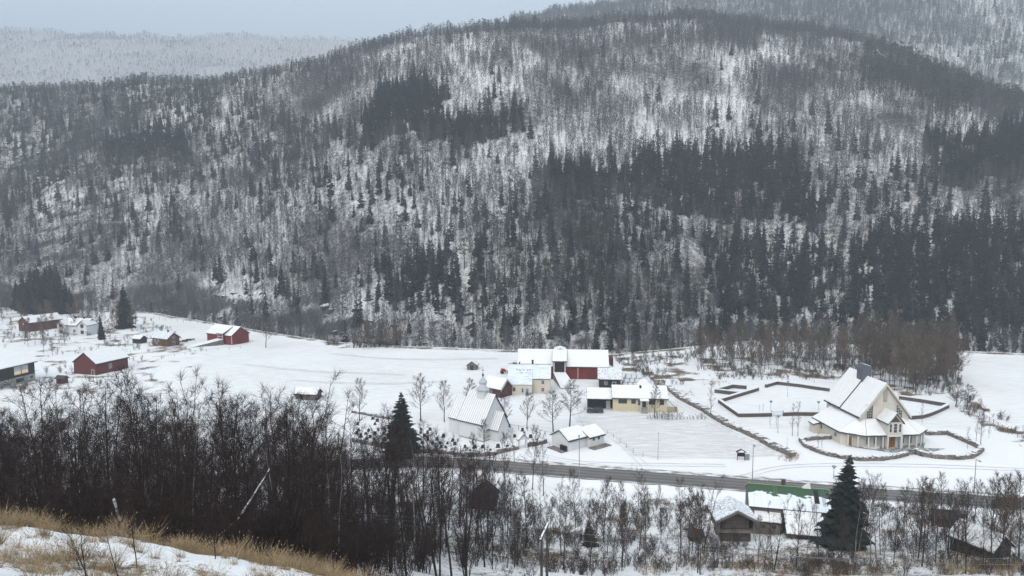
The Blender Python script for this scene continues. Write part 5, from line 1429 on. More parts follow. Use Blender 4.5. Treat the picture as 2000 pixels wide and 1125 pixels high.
def green_barn():
    eL, eR = G(1464, 989, 5.1), G(1612, 1002, 5.1)
    yaw = math.atan2(eR[1] - eL[1], eR[0] - eL[0]); L = math.hypot(eR[0] - eL[0], eR[1] - eL[1]) + 1.0
    W, he, hr = 8.4, 4.3, 6.3
    zb = H1((eL[0] + eR[0]) / 2, eL[1] + 3)
    c = loc_of(((eL[0] + eR[0]) / 2, (eL[1] + eR[1]) / 2), yaw, .5, W / 2 + .2)
    r = thing('barn', 'grey barn with green sheet roof half bared of snow below the road', 'barn', (c[0], c[1], 5.1 - he - .1 + .15), yaw)
    wl, ro = gable(r, L, W, he, hr, M['greyboard'], M['roofdark'], ov=.1, ove=.3, snow=False, z0=-3)
    sl = (hr - he) / (W / 2); gm = green_roof_mat()
    # standing sheets of the roof, each its own piece
    k = 13
    for i in range(k):
        a, b_ = -L / 2 - .1 + (L + .2) * i / k, -L / 2 - .1 + (L + .2) * (i + 1) / k
        s = MB(); s.slab([(a + .008, -W / 2 - .32, he - sl * .32 + .17), (b_ - .008, -W / 2 - .32, he - sl * .32 + .17), (b_ - .008, 0, hr + .17), (a + .008, 0, hr + .17)], .05); s.obj('roof_sheet', gm, ro)
    s = MB(); s.slab([(-L / 2 - .1, 0, hr + .17), (L / 2 + .1, 0, hr + .17), (L / 2 + .1, W / 2 + .3, he), (-L / 2 - .1, W / 2 + .3, he)], .06); s.obj('roof_snow', M['snow'], ro)
    rc = MB(); rc.box((0, 0, hr + .26), (L + .3, .3, .08)); rc.obj('ridge_cap', flat_mat('pale_green', (.22, .34, .17)), ro)
    chimney(ro, -.6, .5, hr + .55, .6, 1.0, 'brownframe')
    # dark hatch and two roof ladders
    def on(y_): return hr - sl * abs(y_) + .24
    h = MB(); h.slab([(3.9, -3.0, on(-3.0)), (4.6, -3.0, on(-3.0)), (4.6, -.5, on(-.5)), (3.9, -.5, on(-.5))], .1); h.obj('hatch', M['black'], ro)
    for x in (5.3, -2.0):
        ld = MB(); y0 = -3.4 if x > 0 else -2.0
        for s_ in (-.2, .2): ld.tube((x + s_, y0, on(y0) + .06), (x + s_, -.2, on(-.2) + .06), .03, n=4)
        for j in range(11 if x > 0 else 6):
            y_ = y0 + (abs(y0) - .3) * j / (10 if x > 0 else 5); ld.tube((x - .2, y_, on(y_) + .06), (x + .2, y_, on(y_) + .06), .025, n=4)
        ld.obj('roof_ladder', M['metal'], ro)
    d = MB(); d.add([(2.2, -.3, hr + .2), (3.6, -.3, hr + .2), (3.4, -.1, hr + 1.3), (2.2, 1.2, hr - .2), (3.6, 1.2, hr - .2)], [(0, 1, 2), (1, 4, 2), (0, 2, 3), (2, 4, 3)]); d.obj('dormer', M['snow'], ro)
    # annexes towards the camera
    s = MB(); s.box((-3.4, -W / 2 - 1.0, .9), (3.9, 2.0, 3.6)); s.obj('annex_wall', M['greyboard'], r)
    s = MB(); s.slab([(-5.5, -W / 2 - 2.3, 2.55), (-1.4, -W / 2 - 2.3, 2.55), (-1.4, -W / 2 + .0, 3.3), (-5.5, -W / 2 + .0, 3.3)], .12); so = s.obj('annex_roof', M['darkwood'], r)
    s = MB(); s.slab([(-5.45, -W / 2 - 2.25, 2.68), (-1.45, -W / 2 - 2.25, 2.68), (-1.45, -W / 2 - .05, 3.43), (-5.45, -W / 2 - .05, 3.43)], .12); s.obj('roof_snow', M['snow'], so)
    for x in (-4.2, -2.6): opening(r, (x, -W / 2 - 2.0, 1.9), -90, .5, .3, bars=(0, 0), frame='darkwood')
    s = MB(); s.box((1.8, -W / 2 - 2.2, .2), (5.4, 4.4, 4.0)); s.obj('front_annex_wall', M['greyboard'], r)
    s = MB(); s.slab([(-1.1, -W / 2 - 5.0, 2.1), (4.8, -W / 2 - 5.0, 2.1), (4.8, -W / 2, 4.0), (-1.1, -W / 2, 4.0)], .12); so = s.obj('front_annex_roof', M['darkwood'], r)
    s = MB(); s.slab([(-1.05, -W / 2 - 4.95, 2.24), (4.75, -W / 2 - 4.95, 2.24), (4.75, -W / 2 - .05, 4.13), (-1.05, -W / 2 - .05, 4.13)], .12); s.obj('roof_snow', M['snow'], so)
    d = MB(); d.box((1.6, -W / 2 - 4.42, .9), (2.2, .08, 2.0)); d.obj('plank_door', M['darkboard'], r)
green_barn()
# brown house low on the right, its snowy roof between the trees
def brown_house(name, label, a, b, W, he, hr, z, wallm, rot=False, **kw):
    A, B = G(a[0], a[1], z), G(b[0], b[1], z)
    yaw = math.atan2(B[1] - A[1], B[0] - A[0]); L = math.hypot(B[0] - A[0], B[1] - A[1])
    c = loc_of(((A[0] + B[0]) / 2, (A[1] + B[1]) / 2), yaw, 0, W / 2)
    zz = H1(*c)
    r = thing(name, label, 'house' if L > 5 else 'hut', (c[0], c[1], zz - .2), yaw)
    if rot: gable(r, W, L, he, hr, M[wallm], M['roofdark'], rot=True, **kw)
    else: gable(r, L, W, he, hr, M[wallm], M['roofdark'], **kw)
    return r, L
r, L = brown_house('brown_house', 'brown house with snow-covered roof half hidden by bare trees', (1905, 1108), (1968, 1110), 6.0, 2.2, 3.9, 3.0, 'darkboard', rot=True)
r.rotation_euler[2] += R(30)
opening(r, (0, -3.0, 1.4), -90, 1.0, .9, frame='brownframe')
r, L = brown_house('brown_hut', 'small dark brown hut behind bare trees right of the lone spruce', (1834, 1028), (1876, 1030), 3.2, 1.9, 2.6, 1.0, 'redbrown', snow=False)
door(r, (0, -1.6, 0), -90, .9, 1.6, 'darkboard', 'darkwood')
r, L = brown_house('dark_house', 'dark brown house hidden among bare trees below the graveyard wall', (915, 985), (962, 988), 5.0, 2.2, 3.8, 2.0, 'darkboard', rot=True, snow=False)
opening(r, (0, -3.0, 1.6), -90, 1.0, 1.0, frame='darkwood')
r, L = brown_house('playhouse', 'tiny dark green hut between two bare trees left of the storehouse', (1349, 1050), (1371, 1050), 1.8, 1.3, 1.8, 3.0, 'darkboard', snow=False)
r, L = brown_house('brown_shed', 'small red-brown shed on stilts between the dark house and the red barn', (110, 748), (124, 749), 1.8, 2.0, 2.6, 0.0, 'redbrown', snow=False)

# ------------------------------------------------------------------ stone walls
def resample(pts, step):
    P = np.array(pts, float); s = np.concatenate([[0], np.cumsum(np.linalg.norm(np.diff(P, axis=0), axis=1))])
    n = max(2, int(s[-1] / step) + 1); t = np.linspace(0, s[-1], n)
    return np.stack([np.interp(t, s, P[:, 0]), np.interp(t, s, P[:, 1])], 1), s[-1]
def stone(mb, c, d, rz):
    k = len(mb.v); mb.box(c, d, rz)
    for i in range(k, k + 8):
        v = mb.v[i]; mb.v[i] = (v[0] + rnd.uniform(-.06, .06), v[1] + rnd.uniform(-.06, .06), v[2] + rnd.uniform(-.05, .05))
def rubble_wall(label, px, hgt=.9, thick=.7, cover=.75, name='stone_wall', z=0.0):
    P, Ln = resample([G(p[0], p[1], z) for p in px], .5)
    c = P.mean(0); r = thing(name, label, 'wall', (c[0], c[1], H1(*c)))
    st, sn = MB(), MB(); z0 = H1(*c)
    for i in range(len(P) - 1):
        d = P[i + 1] - P[i]; a = math.atan2(d[1], d[0]); g = H1(*P[i]) - z0
        nz = int(round(hgt / .32)); hh = hgt * rnd.uniform(.75, 1.1)
        for k in range(nz):
            for off in (-thick * .27, thick * .27):
                if rnd.random() < .06: continue
                stone(st, (P[i][0] - c[0] - math.sin(a) * off + rnd.uniform(-.1, .1), P[i][1] - c[1] + math.cos(a) * off, g + hh * (k + .5) / nz - .05), (rnd.uniform(.42, .66), thick * .55, hh / nz * 1.15), a + rnd.uniform(-.25, .25))
        if rnd.random() < cover:
            stone(sn, (P[i][0] - c[0] + rnd.uniform(-.1, .1), P[i][1] - c[1] + rnd.uniform(-.1, .1), g + hh + .04), (.66, thick * rnd.uniform(.7, 1.0), .12), a)
    o_ = st.obj('stones', M['stone'], r, fix=False); o_['kind'] = 'stuff'
    o_ = sn.obj('snow_cap', M['snow'], r, fix=False)
rubble_wall('long snowy rubble wall running from yellow house down to the road', [(1306, 760), (1330, 780), (1350, 790), (1380, 806), (1400, 819), (1420, 831), (1450, 844), (1480, 858), (1510, 876), (1535, 886), (1550, 894)], 1.0, 1.5, .62)
rubble_wall('curved rubble wall on the storehouse side of the church forecourt', [(1628, 861), (1600, 862), (1564, 866), (1572, 876), (1590, 884), (1612, 892), (1640, 898), (1680, 903), (1722, 903), (1750, 899), (1773, 893)], .85, .8, .97)
rubble_wall('curved rubble wall on the field side of the church forecourt', [(1790, 891), (1800, 895), (1825, 899), (1870, 901), (1898, 898), (1910, 890), (1917, 884), (1905, 876), (1880, 865), (1850, 852), (1806, 853)], 1.0, .8, .97)
rubble_wall('old graveyard wall of rubble beside the road below the white church', [(690, 862), (760, 876), (860, 888), (905, 893), (940, 894), (965, 888), (985, 883), (1013, 877)], .9, .8, .6)
rubble_wall('short rubble wall between graveyard gate and white garage', [(1030, 872), (1045, 870), (1068, 864)], .9, .8, .5)
rubble_wall('snowy bank wall behind the graveyard at the field edge', [(690, 806), (720, 811), (745, 816), (790, 822)], .6, .7, .7)
def coursed_wall(label, px, hgt=1.0, thick=.5):
    pts = [G(*p) for p in px]; P, _ = resample(pts, 2.5)
    pts2 = [pts[0]]
    for a, b in zip(pts[:-1], pts[1:]):
        q, _ = resample([a, b], 3.0); pts2 += [tuple(p) for p in q[1:]]
    c = np.array(pts2).mean(0); z0 = H1(*c); r = thing('yard_wall', label, 'wall', (c[0], c[1], z0))
    w_, s_ = MB(), MB()
    P = np.array(pts2) - c; d = np.gradient(P, axis=0); d /= np.linalg.norm(d, axis=1)[:, None] + 1e-9; n_ = np.stack([-d[:, 1], d[:, 0]], 1)
    n = len(P)
    for mb, t_, a0, a1 in ((w_, thick, -.6, hgt), (s_, thick + .24, hgt + .004, hgt + .22)):
        for i in range(n):
            g = H1(*(P[i] + c)) - z0
            for sgn, zz in ((-1, a0), (1, a0), (1, a1), (-1, a1)):
                q = P[i] + n_[i] * sgn * t_ / 2; mb.v.append((q[0], q[1], g + zz))
        for i in range(n - 1):
            for k in range(4): mb.f.append((i * 4 + k, i * 4 + (k + 1) % 4, i * 4 + 4 + (k + 1) % 4, i * 4 + 4 + k)); mb.m.append(0)
        mb.f += [(0, 1, 2, 3), tuple(4 * (n - 1) + k for k in (3, 2, 1, 0))]; mb.m += [0, 0]
    w_.obj('stonework', M['copingwall'], r); s_.obj('snow_cap', M['snow'], r)
coursed_wall('dark yard wall facing the road left of the yard gate', [(1404, 787), (1424, 801), (1443, 814.5), (1507, 815)])
coursed_wall('dark yard wall between the yard gate and the cream church', [(1529, 815), (1600, 815.5)])
coursed_wall('slanting dark yard wall along the far left of church yard', [(1407, 786), (1440, 776), (1481, 763)])
coursed_wall('dark yard wall along the back of the church yard', [(1495, 757), (1517, 750.5), (1560, 756), (1620, 765)])
coursed_wall('dark wall of the small outer enclosure behind the church yard', [(1442, 773), (1397, 767.5), (1430, 757.5), (1458, 760)], 1.1)
coursed_wall('dark yard wall behind the cream church on its right side', [(1756, 780), (1800, 786), (1846, 794), (1852, 797), (1828, 808), (1800, 819), (1775, 823)])
# yard gate of pale metal bars
gp = G(1518, 815); g_ = thing('yard_gate', 'pale metal double gate in the dark yard wall', 'gate', (gp[0], gp[1], H1(*gp)), 0)
for sx in (-1, 1):
    b = MB()
    for k in range(8): b.tube((sx * (.1 + k * .17), 0, 0), (sx * (.1 + k * .17), 0, 1.3), .025, n=4)
    b.box((sx * .7, 0, .15), (1.3, .05, .06)); b.box((sx * .7, 0, 1.25), (1.3, .05, .06)); b.obj('gate_leaf', flat_mat('pale_gate', (.5, .55, .62), .5), g_)
    b = MB(); b.box((sx * 1.5, 0, .7), (.2, .2, 1.6)); b.obj('gate_post', M['metal'], g_)
gp = G(1781, 893); g_ = thing('forecourt_gate', 'low dark iron gate between the curved forecourt walls', 'gate', (gp[0], gp[1], H1(*gp)), R(8))
b = MB()
for k in range(8): b.tube((-.85 + k * .24, 0, 0), (-.85 + k * .24, 0, 1.1), .025, n=4)
b.box((0, 0, 1.05), (1.8, .05, .06)); b.box((0, 0, .2), (1.8, .05, .06)); b.obj('gate_leaf', M['black'], g_)
# graveyard portal
gp = G(1021, 875); g_ = thing('lych_gate', 'white gabled gateway in the old graveyard wall', 'gateway', (gp[0], gp[1], H1(*gp)), R(20))
for sx in (-1, 1):
    b = MB(); b.box((sx * .85, 0, 1.0), (.3, .7, 2.2)); b.obj('gate_post', M['white'], g_)
b = MB(); b.section([(-1.1, 2.0), (1.1, 2.0), (0, 3.1)], -.4, .4, True); b.obj('gable', M['white'], g_)
b = MB(); chevron(b, 1.35, 1.85, 3.15, -.6, .6, .1, True, .01); ro_ = b.obj('roof', M['roofdark'], g_)
b = MB(); chevron(b, 1.3, 1.88, 3.15, -.55, .55, .1, True, .12); b.obj('roof_snow', M['snow'], ro_)

# ------------------------------------------------------------------ graves
def grave_mesh(kind):
    m_ = MB(); w_, h_, t_ = (.62, .85, .18)
    if kind == 0: top = [(w_ / 2 * math.cos(math.pi * k / 6), h_ - .18 + .18 * math.sin(math.pi * k / 6)) for k in range(7)]
    elif kind == 1: top = [(w_ / 2, h_ - .02), (-w_ / 2, h_ - .02)]
    elif kind == 2: top = [(w_ / 2, h_ - .2), (0, h_ + .06), (-w_ / 2, h_ - .2)]
    else: top = [(w_ / 2, h_ * .6), (w_ / 5, h_ * .95), (-w_ / 3, h_), (-w_ / 2, h_ * .7)]
    m_.section([(-w_ / 2, -.2), (w_ / 2, -.2)] + [(x, z) for x, z in top], -t_ / 2, t_ / 2, True)
    m_.v = [(x, y, z) for x, y, z in m_.v]
    m_.box((0, 0, .06), (w_ + .18, t_ + .16, .16))
    n0 = len(m_.f); m_.box((0, 0, h_ + (.03 if kind != 2 else .0)), (w_ * (.8 if kind else .55), t_ + .02, .07), 0, 1)
    me = m_.mesh('gravestone', [M['gravestone'], M['snow']])
    import bmesh
    b = bmesh.new(); b.from_mesh(me); bmesh.ops.recalc_face_normals(b, faces=b.faces); b.to_mesh(me); b.free()
    return me
GR = [grave_mesh(k) for k in range(4)]
def graves():
    polys = [('left', [(694, 812), (748, 818), (800, 830), (872, 852), (868, 882), (760, 872), (694, 856)]), ('front', [(872, 852), (940, 872), (990, 868), (1012, 872), (985, 879), (940, 890), (868, 884)]), ('right', [(986, 842), (1012, 836), (1082, 851), (1064, 862), (1030, 868), (1000, 862)])]
    txt = {'left': 'small dark gravestone among bare trees west of the white church', 'front': 'small dark gravestone between white church and the graveyard wall', 'right': 'small dark gravestone between white church and the white garage'}
    wc = [o for o in bpy.data.objects if o.get('label', '').startswith('old white')][0].location
    for nm, poly in polys:
        W_ = [G(*p) for p in poly]; xs = [p[0] for p in W_]; ys = [p[1] for p in W_]
        y = min(ys); row = 0
        while y < max(ys):
            x = min(xs) + rnd.uniform(0, 1)
            while x < max(xs):
                if in_poly(np.array([x]), np.array([y]), W_)[0] and math.hypot(x - wc[0], y - wc[1]) > 7.5 and rnd.random() < .68:
                    o = link('gravestone', GR[rnd.choice((0, 0, 1, 1, 2, 3))]); xx, yy = x + rnd.uniform(-.2, .2), y + rnd.uniform(-.35, .35)
                    o.location = (xx, yy, H1(xx, yy)); s = rnd.uniform(.7, 1.15); o.scale = (s * rnd.uniform(.9, 1.3), s, s); o.rotation_euler = (rnd.uniform(-.05, .05), 0, R(20) + rnd.uniform(-.15, .15))
                    tag(o, txt[nm], 'gravestone', 'gravestones %s of the white church' % {'left': 'west', 'front': 'in front', 'right': 'east'}[nm])
                x += rnd.uniform(1.5, 2.5)
            y += 2.6; row += 1
graves()

# ------------------------------------------------------------------ lamps, poles, signs, fences
def lamp(label, base, toprow, arm=1.2, r0=.09, z=0.0, face=R(-100), cone=False):
    X, Y = G(base[0], base[1], z); zb = H1(X, Y)
    zt = at_depth(base[0], toprow, Y)[2]
    t = thing('street_lamp', label, 'lamp', (X, Y, zb), face); h_ = zt - zb
    b = MB(); b.tube((0, 0, -.3), (0, 0, h_), r0, r0 * .6, n=8); b.obj('pole', M['metal'], t)
    if cone:
        b = MB(); b.tube((0, 0, h_ - .15), (0, 0, h_ + .35), .12, .42, n=10); b.tube((0, 0, h_ + .35), (0, 0, h_ + .42), .46, .40, n=10); b.obj('lamp_head', M['metal'], t)
    else:
        b = MB(); b.tube((0, 0, h_ - .1), (arm, 0, h_ + .15), .05, n=6); b.obj('arm', M['metal'], t)
        b = MB(); b.box((arm + .25, 0, h_ + .13), (.75, .28, .12)); b.obj('lamp_head', M['metal'], t)
lamp('tall street lamp on road verge before the white garage', (1131, 946), 849)
lamp('tall street lamp on road verge beside the notice board', (1469, 948), 868)
lamp('tall street lamp on road verge right of the dark spruce', (1902, 968), 897)
lamp('small cone lamp by the snowy junction beside the dark spruce', (1628, 935), 914, cone=True, r0=.07)
lamp('slim yard lamp left of the yard gate inside the wall', (1505, 809), 786, cone=True, r0=.05)
lamp('slim yard lamp near the church eaves inside the yard', (1598, 809), 787, cone=True, r0=.05)
lamp('slim lamp on the path outside the yard gate', (1519, 850), 815, cone=True, r0=.06)
lamp('slim lamp at the back of the church yard', (1538, 776), 747, cone=True, r0=.05)
lamp('slim lamp beyond the yard wall near the brown grass', (1590, 748), 730, cone=True, r0=.05)
lamp('pole lamp standing behind the slate bell slab', (1694, 738), 692, cone=True, r0=.07)
def pole(name, label, cat, base, toprow, r0=.06, m='metal', z=0.0):
    X, Y = G(base[0], base[1], z); zb = H1(X, Y); zt = at_depth(base[0], toprow, Y)[2]
    b = MB(); b.tube((0, 0, -.3), (0, 0, zt - zb), r0, r0 * .55, n=8)
    b.tube((0, 0, zt - zb), (0, 0, zt - zb + .12), r0 * 1.3, r0 * .9, n=8); o = b.obj(name, M[m]); o.location = (X, Y, zb); tag(o, label, cat); return o
pole('flagpole', 'bare grey flagpole at the corner of the thin-snow field', 'flagpole', (1285, 898), 845)
for k, (b_, t_, lb) in enumerate((((1536, 902), 856, 'thin marker pole at the end of the long rubble wall'), ((1234, 926), 905, 'thin snow marker pole on road verge before the thin-snow field'), ((947, 905), 878, 'pale snow marker pole by the graveyard wall'), ((1128, 800), 757, 'thin pole beside the driveway of the long barn'), ((878, 902), 880, 'pale snow marker pole left on the road verge'))):
    pole('marker_pole', lb, 'pole', b_, t_, .045)
# notice board with a little roof, and a grey cabinet
p = G(1447, 899); t = thing('notice_board', 'dark notice board under a small pitched roof beside the road', 'board', (p[0], p[1], H1(*p)), R(-5))
for sx in (-1, 1): b = MB(); b.box((sx * .75, 0, .9), (.12, .12, 2.0)); b.obj('post', M['darkwood'], t)
b = MB(); b.box((0, 0, 1.25), (1.5, .1, .85)); b.obj('panel', M['black'], t)
b = MB(); chevron(b, 1.05, 1.75, 2.35, -.35, .35, .09, True); b.obj('roof', M['darkwood'], t)
p = G(1459, 898); t = MB(); t.box((0, 0, .55), (.9, .45, 1.1)); t.box((0, 0, 1.13), (1.0, .55, .07)); t.box((0, -.235, .55), (.03, .03, .95)); t = t.obj('cable_cabinet', M['metal']); t.location = (p[0], p[1], H1(*p)); tag(t, 'grey cable cabinet right beside the notice board', 'cabinet')
def post_fence(label, px, step, h_, rails=1, m='polewood', r0=.06, z=0.0):
    P, _ = resample([G(p[0], p[1], z) for p in px], step); c = P[len(P) // 2]; z0 = H1(*c)
    t = thing('fence', label, 'fence', (c[0], c[1], z0))
    for p in P:
        g = H1(*p) - z0; b = MB(); b.tube((p[0] - c[0], p[1] - c[1], g - .3), (p[0] - c[0] + rnd.uniform(-.06, .06), p[1] - c[1], g + h_ * rnd.uniform(.9, 1.08)), r0, n=5); b.obj('post', M[m], t)
    for k in range(rails):
        for a, b_ in zip(P[:-1], P[1:]):
            za, zb = H1(*a) - z0 + h_ * (.9 - .38 * k), H1(*b_) - z0 + h_ * (.9 - .38 * k)
            b = MB(); b.tube((a[0] - c[0], a[1] - c[1], za), (b_[0] - c[0], b_[1] - c[1], zb), r0 * (.55 if m != 'metal' else .12), n=4); b.obj('rail', M[m], t)
post_fence('brown rail fence behind the graves right of the white church', [(996, 836), (1030, 842), (1082, 853)], 2.4, 1.0, 1)
post_fence('wire fence on posts along the garage side of the thin-snow field', [(1140, 838), (1182, 846), (1215, 868), (1245, 890), (1285, 898)], 3.5, 1.1, 2, 'metal', .05)
post_fence('dark rail fence on the bank along the right-hand track', [(1886, 800), (1930, 822), (1970, 845), (2020, 872)], 2.2, 1.1, 2)
post_fence('sagging wooden fence along the far field edge by bright red barn', [(480, 645), (540, 653), (600, 662), (650, 669)], 5.0, 1.1, 1)
post_fence('old post fence climbing behind the brown log cabin', [(300, 622), (360, 630), (400, 634)], 5.0, 1.3, 1)
post_fence('post fence beside the barn road at the brown bank', [(320, 700), (390, 688), (470, 680)], 4.0, 1.0, 1)
# red farm machine by the farmhouse
p = G(986, 728); t = thing('farm_machine', 'small red and white farm machine left of the cream farmhouse', 'machine', (p[0], p[1], H1(*p)), R(15))
b = MB(); b.add([(-1.4, -.6, .6), (.4, -.6, .6), (.4, .6, .6), (-1.4, .6, .6), (-1.2, -.55, 1.7), (0, -.55, 1.5), (0, .55, 1.5), (-1.2, .55, 1.7)], [(0, 3, 2, 1), (4, 5, 6, 7), (0, 1, 5, 4), (1, 2, 6, 5), (2, 3, 7, 6), (3, 0, 4, 7)]); b.obj('hopper', flat_mat('machine_red', (.30, .03, .03), .4), t)
b = MB(); b.box((1.2, 0, .8), (1.7, .8, .6)); b.tube((1.9, 0, .9), (2.4, 0, 1.5), .08); b.obj('chassis', M['trim'], t)
for sx, sy in ((-1.0, -.7), (-1.0, .7), (1.3, -.6), (1.3, .6)):
    b = MB(); b.tube((sx, sy - .12, .45), (sx, sy + .12, .45), .45, n=14); b.obj('wheel', M['black'], t)
# power line
def power_line():
    X, Y, zt = at_depth(1058, 1046, 72); X2, Y2, zt2 = at_depth(1071, 1031, 75.5)
    g = H1(X, Y); t = thing('power_pole', 'twin wooden power pole with snowy crossarm among the bare trees', 'pole', (X, Y, g))
    dx, dy = X2 - X, Y2 - Y; h_ = zt - g
    for k, (a, b_) in enumerate(((0, 0), (dx * .82, dy * .82))):
        b = MB(); b.tube((a, b_, -1), (a, b_, h_ - .1), .15, .11, n=8); b.obj('pole', M['polewood'], t)
    b = MB(); b.box((dx * .4, dy * .4, h_ - .2), (.16, math.hypot(dx, dy) * 1.2, .18), math.atan2(dy, dx) - math.pi / 2); cr = b.obj('crossarm', M['polewood'], t)
    b = MB(); b.box((dx * .4, dy * .4, h_ - .06), (.15, math.hypot(dx, dy) * 1.2, .08), math.atan2(dy, dx) - math.pi / 2); b.obj('snow_cap', M['snow'], cr)
    for k in range(3):
        f = -.15 + .55 * k; b = MB(); b.tube((dx * f, dy * f, h_ - .1), (dx * f, dy * f, h_ + .2), .06, .05, n=6); b.obj('insulator', M['concrete'], t)
        # wires to both sides
        for side in (0, 1):
            ex, ey, ez = at_depth(2080, 1086 + 16 * k, 80 - k) if side == 0 else at_depth(-200, 880 + 18 * k, 78 - k)
            w_ = MB(); p0 = Vector((X + dx * f, Y + dy * f, g + h_ + .15)); p1 = Vector((ex, ey, ez)); pr = p0
            for i in range(1, 15):
                u = i / 14; q = p0.lerp(p1, u); q.z -= 4 * 1.2 * u * (1 - u)
                w_.tube(pr, q, .013, n=4, cap=False); pr = q
            o = w_.obj('power_wire', M['metal'], fix=False)
            tag(o, ('%s power wire running %s from the twin pole' % (('lowest', 'middle', 'highest')[2 - k], ('right past the brown house', 'left through the dark trees')[side])), 'wire')
power_line()

M['packed'] = noise_col('packed_snow', (.58, .58, .575), (.80, .795, .78), 1.6, .7, 5, .3, .7, coord='UV', stretch=(.15, 2.5, 1))
for k, line in enumerate(([(470, 712), (560, 722), (640, 727), (720, 728), (800, 732)], [(560, 742), (660, 748), (760, 749), (880, 744)], [(640, 690), (760, 700), (860, 702), (980, 700)], [(1098, 745), (1125, 772), (1120, 800), (1135, 826), (1175, 842), (1215, 866), (1240, 890), (1262, 912)], [(1440, 938), (1500, 915), (1580, 908), (1700, 911), (1850, 914), (2020, 918)], [(1310, 780), (1345, 800), (1400, 830), (1450, 858), (1520, 880), (1560, 902)], [(1030, 880), (1080, 896), (1150, 905), (1300, 908), (1430, 910)])):
    P, _ = resample([G(*p) for p in line], 1.2)
    P = np.stack([np.convolve(np.pad(P[:, i], 4, mode='edge'), np.ones(9) / 9, 'valid') for i in (0, 1)], 1)
    for off in (-.75, .75):
        o = ribbon('wheel_track', P, [off - .16, off + .16], .05, M['packed']); o['kind'] = 'structure'
# ------------------------------------------------------------------ near trees
rg2 = np.random.default_rng(23)
def kit(n, name, mt, mc, f):
    out = []
    for _ in range(n):
        T, C = f(); out.append((T.mesh(name + '_trunk', mt), C.mesh(name + '_crown', mc)))
    return out
ALDER = kit(8, 'alder', M['bark_dark'], M['twig_dark'], lambda: bare_tree(rg2, 12, rg2.uniform(.12, .3), 24, 7, 8, rg2.uniform(.22, .32), .8, .11, .015, 1, .07, 3, .06))
ALDER += kit(3, 'alder', M['bark_dark'], M['twig_dark'], lambda: bare_tree(rg2, 12, .15, 11, 7, 8, .26, .85, .12, .015, 3, .07, 3, .06))
BIRCH = kit(6, 'birch', M['bark_brown'], M['twig_brown'], lambda: bare_tree(rg2, 11, rg2.uniform(.2, .3), 26, 8, 8, rg2.uniform(.30, .38), .65, .15, .029, 1, .05, 3, .07))
YARD = kit(4, 'yard_birch', M['bark_grey'], M['twig_grey'], lambda: bare_tree(rg2, 9, .2, 20, 6, 6, rg2.uniform(.13, .2), .95, .09, .016, 1, .03, 3, .06))
ASPEN = kit(6, 'aspen', M['bark_brown'], M['twig_aspen'], lambda: bare_tree(rg2, 15, rg2.uniform(.12, .28), 26, 8, 11, rg2.uniform(.20, .28), .9, .11, .036, 1, .06, 3, .07))
PALE = kit(3, 'pale_birch', M['bark_grey'], M['twig_dark'], lambda: bare_tree(rg2, 11, .3, 18, 6, 7, .2, .85, .10, .014, 1, .10, 3, .06))
SPRUCE = kit(4, 'spruce', M['bark_dark'], M['spruce'], lambda: spruce(rg2, 14, rg2.uniform(3.5, 4.0), 44, 12, 6, .02))
SHRUB = [joined(*bare_tree(rg2, 3.2, .1, 6, 4, 6, .35, .9, .03, .013, 6, .16, 3, .12), 'shrub', M['bark_dark'], M['twig_dark']) for _ in range(5)]
SHRUBB = [joined(*bare_tree(rg2, 2.6, .1, 6, 4, 6, .35, .9, .03, .016, 6, .16, 3, .12), 'shrub', M['bark_brown'], M['twig_brown']) for _ in range(4)]
def put_tree(kitl, base_h, name, label, cat, X, Y, h_, group=None, wide=1.0, idx=None):
    tr, cr = kitl[rnd.randrange(len(kitl)) if idx is None else idx]
    s = h_ / base_h
    t = link(name, None); t.empty_display_size = .2; t.location = (X, Y, H1(X, Y) - .05); t.rotation_euler = (rnd.gauss(0, .02), rnd.gauss(0, .02), rnd.uniform(0, 6.28)); t.scale = (s * wide, s * wide, s)
    tag(t, label, cat, group)
    link('trunk', tr, t); link('crown', cr, t)
    return t
def tree_px(kitl, base_h, name, label, cat, base, toprow, wide=1.0, z=0.0, group=None):
    X, Y = G(base[0], base[1], z); zb = H1(X, Y)
    if abs(zb - z) > .6: X, Y = G(base[0], base[1], zb); zb = H1(X, Y)
    zt = at_depth(base[0], toprow, Y)[2]
    return put_tree(kitl, base_h, name, label, cat, X, Y, zt - zb, group, wide)
B_ = lambda label, base, top, wide=1.0: tree_px(BIRCH, 11, 'birch_tree', label, 'tree', base, top, wide)
B_('lone small bare tree on the open field right of the bright red barn', (519, 679), 622, 1.2)
B_('bare tree with dark clumps standing left of the dark graveyard spruce', (702, 822), 742)
B_('bare birch with full crown just behind the dark graveyard spruce', (822, 822), 735, 1.25)
B_('slim bare birch left of the white church', (868, 824), 746)
B_('bare birch in front of the field between white church and farmhouse', (917, 812), 741, 1.2)
B_('crooked bare birch touching the right gable of the white church', (987, 836), 772, 1.1)
B_('bare birch between white church and white garage near the rail fence', (1029, 838), 768, 1.1)
B_('broad bare birch right behind the white garage', (1081, 847), 768, 1.45)
B_('tall bare birch between garage and carport driveway', (1112, 836), 748, 1.4)
B_('small bare tree in front of the yellow house steps', (1278, 815), 754, 1.2)
B_('bare tree in front of the white church wall by the graves', (946, 880), 822, 1.2)
Y_ = lambda label, base, top, wide=1.0: tree_px(YARD, 9, 'young_birch', label, 'tree', base, top, wide)
Y_('narrow frosted birch beside the long rubble wall', (1388, 816), 747, 1.3)
Y_('young birch left of a pair in front of the church yard wall', (1547, 856), 788)
Y_('young birch right of a pair in front of the church yard wall', (1558, 856), 784)
Y_('thin sapling left of the path lamp at the yard gate', (1504, 838), 812)
Y_('thin sapling right of the path lamp at the yard gate', (1516, 838), 810)
Y_('thin sapling inside the church yard near its gate', (1483, 806), 790)
